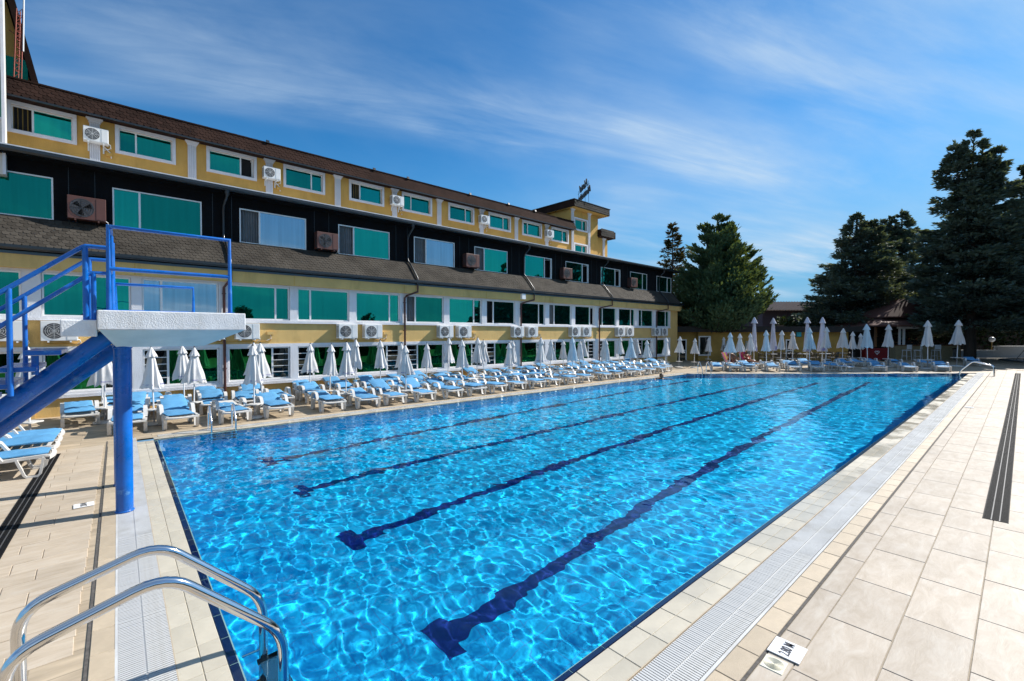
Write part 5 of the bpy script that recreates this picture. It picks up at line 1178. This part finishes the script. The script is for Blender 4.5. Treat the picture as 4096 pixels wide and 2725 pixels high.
# ------------------------------------------------------------------ people
m_skin = mat('tanned_skin', (0.30, 0.125, 0.06), 0.5, var=0.12, vscale=6); m_hair = mat('dark_hair', (0.012, 0.009, 0.007), 0.5); m_trunk = mat('red_swimwear', (0.28, 0.02, 0.03), 0.7)
def skin_body(name, verts, edges, m, parent=None, sub=2):
    """verts: (x,y,z,r); grown with a Skin modifier and baked to one surface"""
    me = bpy.data.meshes.new(name); me.from_pydata([v[:3] for v in verts], edges, []); o = bpy.data.objects.new(name, me); C.objects.link(o)
    o.modifiers.new('skin', 'SKIN'); sm = o.modifiers.new('sub', 'SUBSURF'); sm.levels = sub; sm.render_levels = sub
    lay = me.skin_vertices[0].data
    for i, v in enumerate(verts): lay[i].radius = (v[3], v[3]); lay[i].use_root = (i == 0)
    bpy.context.view_layer.update(); dg = bpy.context.evaluated_depsgraph_get()
    nm = bpy.data.meshes.new_from_object(o.evaluated_get(dg)); bpy.data.objects.remove(o); nm.materials.clear(); nm.materials.append(m)
    nm.polygons.foreach_set('use_smooth', [True]*len(nm.polygons)); nm.name = name
    q = bpy.data.objects.new(name, nm); C.objects.link(q); q.parent = parent; return q
def limb(V, E, start, pts):
    a = start
    for p in pts: V.append(p); E.append((a, len(V)-1)); a = len(V)-1
    return a
def hand(V, E, wrist, d, side):
    w = Vector(V[wrist][:3]); d = Vector(d).normalized(); s = Vector(side).normalized()
    pa = limb(V, E, wrist, [(*(w+d*0.05), 0.026), (*(w+d*0.09), 0.026)])
    for k, L_ in ((-1.5, .055), (-.5, .07), (.5, .065), (1.5, .05)):
        b = w+d*0.10+s*0.016*k; limb(V, E, pa, [(*b, 0.009), (*(b+d*L_*.6+Vector((0,0,-.012))), 0.0085), (*(b+d*L_+Vector((0,0,-.03))), 0.0075)])
    b = w+d*0.05+s*0.03; limb(V, E, wrist+0, [(*b, 0.011), (*(b+d*0.03+s*0.015), 0.009), (*(b+d*0.055+s*0.015), 0.008)])
def head_parts(root, c, yaw, hair_len, scale=1.0):
    """head with face, neck end at c-(0,0,.12)"""
    h = MB(); n = 20
    for i in range(15):
        t = i/14; z = -0.125+0.25*t; r = 0.088*math.sqrt(max(0.02, 1-(2*t-1.06)**2))*(0.80+0.25*t)
        for j in range(n):
            a = 2*PI*j/n; k = 1+0.14*max(0, math.cos(a-PI*1.5))*(1 if t < .62 else .6); k += (0.20*max(0, math.cos(a-1.5*PI))**14 if 0.36 < t < 0.52 else 0) - (0.07*max(0, math.cos(a-1.5*PI+.42))**10+0.07*max(0, math.cos(a-1.5*PI-.42))**10 if 0.5 < t < 0.62 else 0) + (0.03*max(0, math.cos(a-1.5*PI))**10 if .22 < t < .32 else 0)
            h.v.append((r*k*math.cos(a)*0.86, r*k*math.sin(a)*1.08, z))
    h.f = [(i*n+j, i*n+(j+1)%n, (i+1)*n+(j+1)%n, (i+1)*n+j) for i in range(14) for j in range(n)] + [tuple(range(n))[::-1], tuple(range(14*n, 15*n))]
    T = Matrix.Translation(c) @ Matrix.Rotation(yaw, 4, 'Z') @ Matrix.Scale(scale, 4)
    h.xf(T); hd = h.build('head', m_skin, root, smooth=70)
    for s in (-1, 1):
        MB().lathe([(0.012*math.sin(PI*i/6), -0.02*math.cos(PI*i/6)) for i in range(7)], 8).xf(T @ Matrix.Translation((s*0.077, 0.0, 0.0))).build('ear', m_skin, hd)
        MB().lathe([(0.010*math.sin(PI*i/6), -0.008*math.cos(PI*i/6)) for i in range(7)], 8).xf(T @ Matrix.Translation((s*0.032, -0.083, 0.022))).build('eye', m_ink, hd)
    MB().box(-.022, .022, -0.095, -0.085, -0.058, -0.048).xf(T).build('mouth', m_trunk, hd)
    ha = MB()
    for i in range(9):
        t = i/8; z = 0.15-(0.15+hair_len)*t; r = 0.104*math.sqrt(max(0.03, 1-max(0, 1-t*2.2)**2))
        for j in range(n):
            a = 2*PI*j/n; f = max(0, math.cos(a-1.5*PI)); rr = r*(1-0.35*f*(t > 0.35)); ha.v.append((rr*math.cos(a)*0.92, rr*math.sin(a)*1.05+0.018, z + (0.06*f*min(1, t*2) if t > .3 else 0)))
    ha.f = [(i*n+j, i*n+(j+1)%n, (i+1)*n+(j+1)%n, (i+1)*n+j) for i in range(8) for j in range(n)] + [tuple(range(n))]
    ha.xf(T); ha.build('hair', m_hair, hd, smooth=70)
    return hd
def towel(root, cols, bm):
    mb = MB(); me = bpy.data.meshes.new('towel')
    for k, c in enumerate(cols):
        s = MB(); w = 0.66/len(cols); x = -0.33+w*k; s.box(x, x+w-.001, 0.03, 0.90, 0.075, 0.088); s.xf(bm); s.build('towel_stripe', mat('towel_%s_%d' % ('cloth', int(sum(c)*1000)), c, 0.9), root)
def sitting_lounger(l, d, label, cols, tl):
    r = make_lounger(52); place_far(r, l, d, 0.15, 0, label, 'sun lounger', 'loungers on the far side')
    t = empty('beach_towel'); place_far(t, l, d, 0.15, 0, tl, 'towel', 'striped beach towels'); towel(t, cols, Matrix.Translation((0, 1.0, 0.345)) @ Matrix.Rotation(rad(52), 4, 'X')); return r
sitting_lounger(U(2950, 31.4), 31.2, 'lounger with raised back under the seated man', [(0.5, .1, .15), (0.55, .35, .05), (0.3, .05, .3), (0.1, .3, .15), (0.35, .03, .25)], 'multicoloured striped towel behind the seated man')
sitting_lounger(U(3022, 31.6), 31.4, 'lounger with raised back under the reclining woman', [(0.55, .03, .12), (0.62, .10, .05), (0.50, .02, .2), (0.60, .05, .12)], 'pink and orange towel behind the reclining woman')
def person_man():
    root = empty('person'); place_far(root, U(2950, 31.4), 31.2, 0.15, 0, 'seated man in red swim shorts with raised knees on a far lounger', 'person')
    V = [(0, 0.92, 0.54, 0.13)]; E = []
    ch = limb(V, E, 0, [(0, 0.95, 0.68, 0.125), (0, 0.97, 0.84, 0.145), (0, 0.96, 0.97, 0.135)]); limb(V, E, ch, [(0, 0.95, 1.06, 0.05), (0, 0.94, 1.13, 0.05)])
    for s in (-1, 1):
        limb(V, E, 0, [(s*.12, 0.86, 0.54, 0.09), (s*.22, 0.62, 0.72, 0.075), (s*.26, 0.47, 0.82, 0.058), (s*.22, 0.38, 0.62, 0.055), (s*.20, 0.33, 0.47, 0.036), (s*.20, 0.22, 0.435, 0.033), (s*.21, 0.14, 0.43, 0.024)])
        wr = limb(V, E, ch, [(s*.19, 0.95, 0.99, 0.065), (s*.29, 0.85, 0.84, 0.045), (s*.33, 0.74, 0.72, 0.04), (s*.24, 0.60, 0.72, 0.032), (s*.16, 0.50, 0.76, 0.026)])
        hand(V, E, wr, (-s*.7, -.6, .1), (0, 0, 1))
    skin_body('body', V, E, m_skin, root); head_parts(root, (0, 0.93, 1.22), 0.35, 0.02)
    sh = [(0, 0.92, 0.535, 0.145), (-.125, 0.85, 0.54, 0.105), (-.18, 0.72, 0.645, 0.092), (.125, 0.85, 0.54, 0.105), (.18, 0.72, 0.645, 0.092)]
    skin_body('swim_shorts', sh, [(0,1),(1,2),(0,3),(3,4)], m_trunk, root)
def person_woman():
    root = empty('person'); place_far(root, U(3022, 31.6), 31.4, 0.15, 0, 'reclining dark haired woman in red swimwear on a far lounger', 'person')
    V = [(0, 0.93, 0.53, 0.13)]; E = []
    ch = limb(V, E, 0, [(0, 1.02, 0.64, 0.10), (0, 1.10, 0.78, 0.12), (0, 1.16, 0.90, 0.11)]); limb(V, E, ch, [(0, 1.19, 0.98, 0.042), (0, 1.18, 1.05, 0.042)])
    for s in (-1, 1):
        limb(V, E, 0, [(s*.11, 0.85, 0.53, 0.088), (s*.12, 0.55, 0.50, 0.066), (s*.12, 0.42, 0.50, 0.052), (s*.12, 0.25, 0.48, 0.05), (s*.11, 0.02, 0.46, 0.032), (s*.12, -.03, 0.50, 0.028), (s*.12, -.05, 0.55, 0.02)])
        wr = limb(V, E, ch, [(s*.16, 1.15, 0.92, 0.05), (s*.24, 1.02, 0.80, 0.036), (s*.25, 0.90, 0.70, 0.033), (s*.14, 0.78, 0.80, 0.027), (s*.07, 0.72, 0.84, 0.022)])
        hand(V, E, wr, (-s*.6, -.4, .5), (0, 0, 1))
    skin_body('body', V, E, m_skin, root); head_parts(root, (0, 1.16, 1.13), -0.9, 0.16)
    skin_body('bikini_bottom', [(0, 0.93, 0.528, 0.140), (-.09, 0.87, 0.53, 0.10), (.09, 0.87, 0.53, 0.10)], [(0,1),(0,2)], m_trunk, root)
    skin_body('bikini_top', [(-.11, 1.05, 0.83, 0.07), (0, 1.06, 0.82, 0.08), (.11, 1.05, 0.83, 0.07)], [(0,1),(1,2)], m_trunk, root)
def swimmer():
    root = empty('person', (22.4, 13.0, 0), rad(-40)); tag(root, 'swimmer with dark wet hair doing breaststroke in the pool', 'person')
    V = [(0, 0.55, -0.12, 0.12)]; E = []
    ch = limb(V, E, 0, [(0, 0.35, -0.10, 0.12), (0, 0.15, -0.07, 0.14), (0, 0.02, -0.05, 0.12)]); limb(V, E, ch, [(0, -.05, 0.0, 0.05), (0, -.07, 0.05, 0.05)])
    for s in (-1, 1):
        limb(V, E, 0, [(s*.12, 0.65, -0.15, 0.085), (s*.18, 1.0, -.2, 0.06), (s*.15, 1.4, -.2, 0.04), (s*.15, 1.5, -.2, 0.03)])
        wr = limb(V, E, ch, [(s*.19, 0.0, -0.03, 0.06), (s*.36, -.16, -0.02, 0.045), (s*.46, -.35, -.02, 0.036), (s*.48, -.44, -.03, 0.027)]); hand(V, E, wr, (0.05*s, -1, -.1), (1, 0, 0))
    skin_body('body', V, E, m_skin, root); head_parts(root, (0, -.09, 0.14), 0.0, 0.05, 1.15)
def bar_person(u, label, dark_body):
    root = empty('person'); place_far(root, U(u, 43.8), 43.8, 0, 0, label, 'person'); m = mat(dark_body[0], dark_body[1], 0.8); V = [(0, 0, 1.05, 0.14)]; E = []
    ch = limb(V, E, 0, [(0, 0, 1.25, 0.13), (0, 0, 1.5, 0.16), (0, 0, 1.62, 0.14)]); limb(V, E, ch, [(0, -.01, 1.74, 0.055), (0, -.02, 1.82, 0.055)])
    for s in (-1, 1):
        limb(V, E, 0, [(s*.1, 0, 0.95, 0.10), (s*.11, 0, 0.52, 0.065), (s*.11, 0.02, 0.10, 0.045), (s*.11, -.14, 0.04, 0.04)])
        wr = limb(V, E, ch, [(s*.2, 0, 1.6, 0.065), (s*.27, -.02, 1.35, 0.048), (s*.25, -.25, 1.25, 0.036), (s*.2, -.42, 1.3, 0.028)]); hand(V, E, wr, (-s*.3, -1, 0), (1, 0, 0))
    skin_body('body', V, E, m, root); head_parts(root, (0, -.02, 1.92), 0.2, 0.03)  # whole body near black, the bar's shade put into its colour
person_man(); person_woman(); swimmer()
bar_person(3634, 'person coloured as a dark silhouette behind the bar counter, left of two', ('dark_silhouette', (0.015, 0.014, 0.016))); bar_person(3664, 'person coloured as a black silhouette behind the bar counter, right of two', ('black_silhouette', (0.010, 0.010, 0.012)))
# ------------------------------------------------------------------ trees
m_bark = mat('conifer_bark', (0.055, 0.040, 0.030), 0.9, var=0.4, vscale=6, stretch=(1, 1, 0.2), bump=0.6, bscale=20)
def needle_mat(name, a, b, tr, trw=0.22):
    m = bpy.data.materials.new(name); m.use_nodes = True; nt = m.node_tree; N = nt.nodes; L = nt.links; N.clear()
    out = N.new('ShaderNodeOutputMaterial'); P = N.new('ShaderNodeBsdfPrincipled'); T = N.new('ShaderNodeBsdfTranslucent'); mx = N.new('ShaderNodeMixShader'); mx.inputs[0].default_value = trw
    L.new(P.outputs[0], mx.inputs[1]); L.new(T.outputs[0], mx.inputs[2]); L.new(mx.outputs[0], out.inputs[0]); P.inputs['Roughness'].default_value = 0.6; P.inputs['Specular IOR Level'].default_value = 0.25
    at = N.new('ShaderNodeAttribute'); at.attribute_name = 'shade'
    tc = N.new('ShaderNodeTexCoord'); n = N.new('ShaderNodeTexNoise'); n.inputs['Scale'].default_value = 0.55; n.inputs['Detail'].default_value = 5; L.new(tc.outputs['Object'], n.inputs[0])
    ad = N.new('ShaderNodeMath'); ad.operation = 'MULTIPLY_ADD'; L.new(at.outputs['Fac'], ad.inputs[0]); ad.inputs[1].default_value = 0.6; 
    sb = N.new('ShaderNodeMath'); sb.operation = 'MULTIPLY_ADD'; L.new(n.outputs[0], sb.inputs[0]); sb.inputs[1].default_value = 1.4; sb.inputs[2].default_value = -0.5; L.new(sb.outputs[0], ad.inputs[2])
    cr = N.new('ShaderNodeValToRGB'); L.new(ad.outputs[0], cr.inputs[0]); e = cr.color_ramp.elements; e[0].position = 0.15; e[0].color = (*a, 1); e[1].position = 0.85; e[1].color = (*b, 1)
    L.new(cr.outputs[0], P.inputs['Base Color']); T.inputs['Color'].default_value = (*tr, 1)
    MATS[name] = m; return m
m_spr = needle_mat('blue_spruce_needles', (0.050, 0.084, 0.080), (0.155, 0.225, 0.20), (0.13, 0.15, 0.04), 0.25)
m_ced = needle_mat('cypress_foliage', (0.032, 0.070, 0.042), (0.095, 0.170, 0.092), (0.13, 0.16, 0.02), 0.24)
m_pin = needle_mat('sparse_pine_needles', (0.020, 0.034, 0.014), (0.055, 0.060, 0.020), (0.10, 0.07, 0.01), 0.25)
def foliage_mesh(name, P, D, Nrm, L_, Wd, shade, m):
    """many small sprays: each a folded two-quad leaf along D"""
    k = len(P); Sd = np.cross(D, Nrm); Sd /= np.linalg.norm(Sd, axis=1, keepdims=True)+1e-9; Nn = np.cross(Sd, D)
    Lc, Wc = L_[:, None], Wd[:, None]
    a = P; b = P + D*Lc*0.45 + Sd*Wc + Nn*Wc*0.35; c = P + D*Lc; d = P + D*Lc*0.45 - Sd*Wc + Nn*Wc*0.35; e = P + D*Lc*0.5 - Nn*Wc*0.15
    co = np.stack([a, b, c, d, e], 1).reshape(-1, 3); o = (np.arange(k)*5)[:, None]
    f = np.concatenate([o+np.array([[0,4,1]]), o+np.array([[1,4,2]]), o+np.array([[4,3,2]]), o+np.array([[0,3,4]])], 1).reshape(-1, 3)
    me = bpy.data.meshes.new(name); me.vertices.add(len(co)); me.vertices.foreach_set('co', co.astype(np.float32).ravel())
    me.loops.add(f.size); me.loops.foreach_set('vertex_index', f.ravel().astype(np.int32)); me.polygons.add(len(f))
    me.polygons.foreach_set('loop_start', np.arange(0, f.size, 3, dtype=np.int32)); me.polygons.foreach_set('loop_total', np.full(len(f), 3, dtype=np.int32))
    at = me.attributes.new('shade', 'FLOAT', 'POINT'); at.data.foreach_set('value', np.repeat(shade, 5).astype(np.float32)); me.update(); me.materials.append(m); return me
def conifer(seed, Ht, rad_fn, n_br, per, spray, droop, upturn, tip, z0=0.08, plume=False, m=None, thick=0.22, hang=0.4, leaders=None):
    r = np.random.default_rng(seed); Ps = []; Ds = []; Ns = []; Ls = []; Ws = []; Sh = []; limbs = MB()
    lead = leaders or [(0.0, 0.0, 1.0)]
    for i in range(n_br):
        t = z0+(1-z0)*(i+r.random())/n_br; t = z0+(1-z0)*(1-(1-t)**1.0-0.0 if True else t); h = t*Ht; az = r.uniform(0, 2*PI)
        lx, ly, lh = lead[r.integers(len(lead))] if t > 0.55 else lead[0]
        if h > Ht*lh: h = Ht*lh*r.uniform(.75, 1)
        R = rad_fn(h/(Ht*lh))*r.uniform(0.74, 1.08); out = np.array([math.cos(az), math.sin(az), 0.0]); sd = np.array([-math.sin(az), math.cos(az), 0.0])
        bshade = r.random(); k = max(5, int(per*(0.35+R/ max(rad_fn(0.2), .1)))); s = r.uniform(0.12, 1.0, k)**0.72
        dz = -droop*R*(s**1.2) + upturn*R*s**3
        base = np.array([lx*max(0, t-.3), ly*max(0, t-.3), h])
        c = base + out*(R*s)[:, None] + np.array([0, 0, 1.0])*dz[:, None]
        w = 0.27*R*(1-0.55*s)*0.5+0.08
        off = r.normal(0, 1, k)*w; c = c + sd*off[:, None]; c[:, 2] += -hang*np.abs(r.normal(0, 1, k))*0.22*np.minimum(1, R) + r.normal(0, .05, k)
        if plume: d = out[None]*(0.55+0.3*r.random((k,1))) + sd*np.sign(off)[:, None]*0.25 + np.array([0,0,1.0])*r.uniform(0.35, 1.0, (k,1)) + r.normal(0, .18, (k,3))
        else: d = out[None]*(0.75) + sd*(np.sign(off)*r.uniform(.2, .9, k))[:, None] + np.array([0,0,1.0])*((-droop*1.0+3*upturn*s**2)*0.8)[:, None] + r.normal(0, .22, (k,3))
        d /= np.linalg.norm(d, axis=1, keepdims=True); nn = np.array([0,0,1.0]) + r.normal(0, .45, (k,3))
        sc = 0.65+0.5*r.random(k); Ps.append(c); Ds.append(d); Ns.append(nn); Ls.append(spray*sc); Ws.append(spray*0.23*sc); Sh.append(np.clip(0.35*bshade+0.65*r.random(k), 0, 1))
        if R > 0.5:
            limbs.tube([tuple(base), tuple(base+out*R*.5+np.array([0,0,-droop*R*.44+upturn*R*.12])), tuple(base+out*R*.96+np.array([0,0,-droop*R*.95+upturn*R*.88]))], [0.018*R+.015, 0.012*R+.01, 0.006], 5, False)
    for lx, ly, lh in lead:      # leader tips
        k = tip; zz = r.uniform(0.86, 1.0, k); c = np.stack([lx*(zz-.3), ly*(zz-.3), zz*Ht*lh], 1); d = np.stack([r.normal(0,.5,k), r.normal(0,.5,k), np.ones(k)], 1); d /= np.linalg.norm(d, axis=1, keepdims=True)
        Ps.append(c); Ds.append(d); Ns.append(r.normal(0, 1, (k,3))); Ls.append(np.full(k, spray*.9)); Ws.append(np.full(k, spray*.16)); Sh.append(r.random(k))
    cat_ = np.concatenate
    fm = foliage_mesh('crown', cat_(Ps), cat_(Ds), cat_(Ns), cat_(Ls), cat_(Ws), cat_(Sh), m)
    tr = MB()
    for lx, ly, lh in lead: tr.tube([(0, 0, -0.1), (0, 0, Ht*.3), (lx*.35, ly*.35, Ht*lh*.65), (lx*.7, ly*.7, Ht*lh*0.985)], [thick*1.3, thick, thick*.5, 0.02], 10)
    return fm, tr.mesh('trunk', m_bark, 60), limbs.mesh('limbs', m_bark, 60)
def plant(kit, name, loc, rz, sc, label, cat, group=None):
    o = empty(name, loc, rz); o.scale = (sc[0], sc[0], sc[1]) if isinstance(sc, tuple) else (sc,)*3; tag(o, label, cat, group)
    inst('crown', kit[0], o); t = inst('trunk', kit[1], o); tag(inst('limbs', kit[2], t), kind='stuff'); return o
spruce_r = lambda t: 6.3*(1-t)**0.72*(0.35+0.65*min(1, t/0.12)) if t < 1 else 0.05
K1 = conifer(3, 20.5, spruce_r, 340, 210, 0.43, 0.10, 0.14, 60, m=m_spr, thick=0.34, hang=0.9, leaders=[(0, 0, 1.0), (-1.6, 0.8, 0.965), (1.4, .3, .94), (2.9, -.6, .92)])
K2 = conifer(8, 13.6, lambda t: 6.8*(1-t)**0.76*(0.4+0.6*min(1, t/0.1)), 250, 210, 0.38, 0.12, 0.15, 60, m=m_spr, thick=0.28, hang=0.8, leaders=[(0, 0, 1.0), (1.5, .5, .96), (2.6, 0, .95)])
K3 = conifer(21, 12.6, lambda t: 5.2*(1-t)**0.55*(0.45+0.55*min(1, t/0.2)), 330, 190, 0.37, -0.10, 0.30, 60, z0=0.10, plume=True, m=m_ced, thick=0.40, hang=0.1, leaders=[(0, 0, 1.0), (1.3, -.4, 0.95), (2.2, -1.2, .84), (-1.3, 1.0, .86), (3.2, -2.2, .70)])
K4 = conifer(33, 15.5, lambda t: 3.3*(1-t)**0.8*(0.3+0.7*min(1, t/0.3))+0.25, 120, 34, 0.42, 0.02, 0.16, 30, z0=0.3, m=m_pin, thick=0.20, hang=0.3)
def pl(kit, name, u, D, rz, sc, label, cat, group='conifers round the far end'): p = far(U(u, D), D, -0.05); return plant(kit, name, p, rz, sc, label, cat, group)
pl(K3, 'cypress_tree', 2868, 41.5, 0.2, (1.07, 1.03), 'broad dark cypress with upswept sprays at the end of the hotel', 'tree')
pl(K4, 'pine_tree', 2688, 56, 1.0, (1.05, 1.02), 'sparse see-through pine rising behind the hotel roof', 'tree')
pl(K2, 'spruce_tree', 3420, 49, FAR_RZ, (1.12, 1.12), 'rounded blue spruce left of the bar roof', 'tree')
pl(K2, 'spruce_tree', 3600, 54, FAR_RZ+2.6, (1.1, 1.24), 'narrower spruce top between the two large spruces', 'tree')
pl(K1, 'spruce_tree', 3880, 40.0, FAR_RZ, (1.0, 0.98), 'tallest blue spruce towering over the pool bar', 'tree')
pl(K1, 'spruce_tree', 4185, 42, FAR_RZ+1.9, (1.0, 0.98), 'spruce cut by the picture edge beside the tallest one', 'tree')
pl(K2, 'spruce_tree', 4010, 58, FAR_RZ+4, (1.25, 1.3), 'dark spruce in the gap right of the tallest spruce', 'tree')
plant(K1, 'spruce_tree', (56, -6.5, -.05), 0.7, (0.8, 0.8), 'spruce outside the right edge that shades the deck end', 'tree', 'conifers round the far end')
# trees across the pool from the hotel, seen mirrored in its windows
for k, (x, y, s) in enumerate(((11.5, -17, .42), (18, -20, .34), (26, -18, .40), (33, -22, .34), (41, -14, .42), (48, -15, .95), (56, -14, 1.0), (64, -13, 1.0))):
    plant(K2 if k % 2 else K3, 'spruce_tree' if k % 2 else 'cypress_tree', (x, y, -.05), k*1.3, s, f'{ORD[k]} conifer across the pool, mirrored in the hotel windows', 'tree', 'conifers across the pool')
# hedges: masses nobody could count
def hedge(name, p, q, h, th, n, m, label, seed):
    r = np.random.default_rng(seed); p, q = np.array(p), np.array(q); L_ = np.linalg.norm(q-p); e = (q-p)/L_; nr = np.array([-e[1], e[0]])
    t = r.random(n)*L_; w = (r.random(n)-.5)*th; top = h*(0.86+0.14*np.sin(t*1.7+np.sin(t*.6)*2)); z = top*r.random(n)**0.6
    P = np.stack([p[0]+e[0]*t+nr[0]*w, p[1]+e[1]*t+nr[1]*w, z], 1); D = r.normal(0, 1, (n,3)); D[:, 2] = np.abs(D[:, 2])*.8; D /= np.linalg.norm(D, axis=1, keepdims=True)
    me = foliage_mesh(name, P, D, r.normal(0, 1, (n,3)), np.full(n, .42), np.full(n, .13), r.random(n), m)
    o = bpy.data.objects.new(name, me); C.objects.link(o); tag(o, label, 'hedge', kind='stuff')
    bx = MB().box(0, L_, -th*.32, th*.32, 0, h*0.8); bx.xf(Matrix.Translation((p[0], p[1], 0)) @ Matrix.Rotation(math.atan2(e[1], e[0]), 4, 'Z')); bx.build('hedge_core', m_bark, o)
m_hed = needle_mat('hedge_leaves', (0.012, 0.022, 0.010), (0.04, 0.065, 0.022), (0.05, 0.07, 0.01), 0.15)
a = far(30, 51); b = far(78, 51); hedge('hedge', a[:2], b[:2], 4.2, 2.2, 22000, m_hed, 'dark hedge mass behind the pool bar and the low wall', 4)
hedge('hedge', (-8, -10.5), (60, -9.5), 3.4, 2.5, 22000, m_hed, 'unseen dark hedge added across the pool to darken the window reflections', 6)  # unseen, added to give the windows something dark to reflect
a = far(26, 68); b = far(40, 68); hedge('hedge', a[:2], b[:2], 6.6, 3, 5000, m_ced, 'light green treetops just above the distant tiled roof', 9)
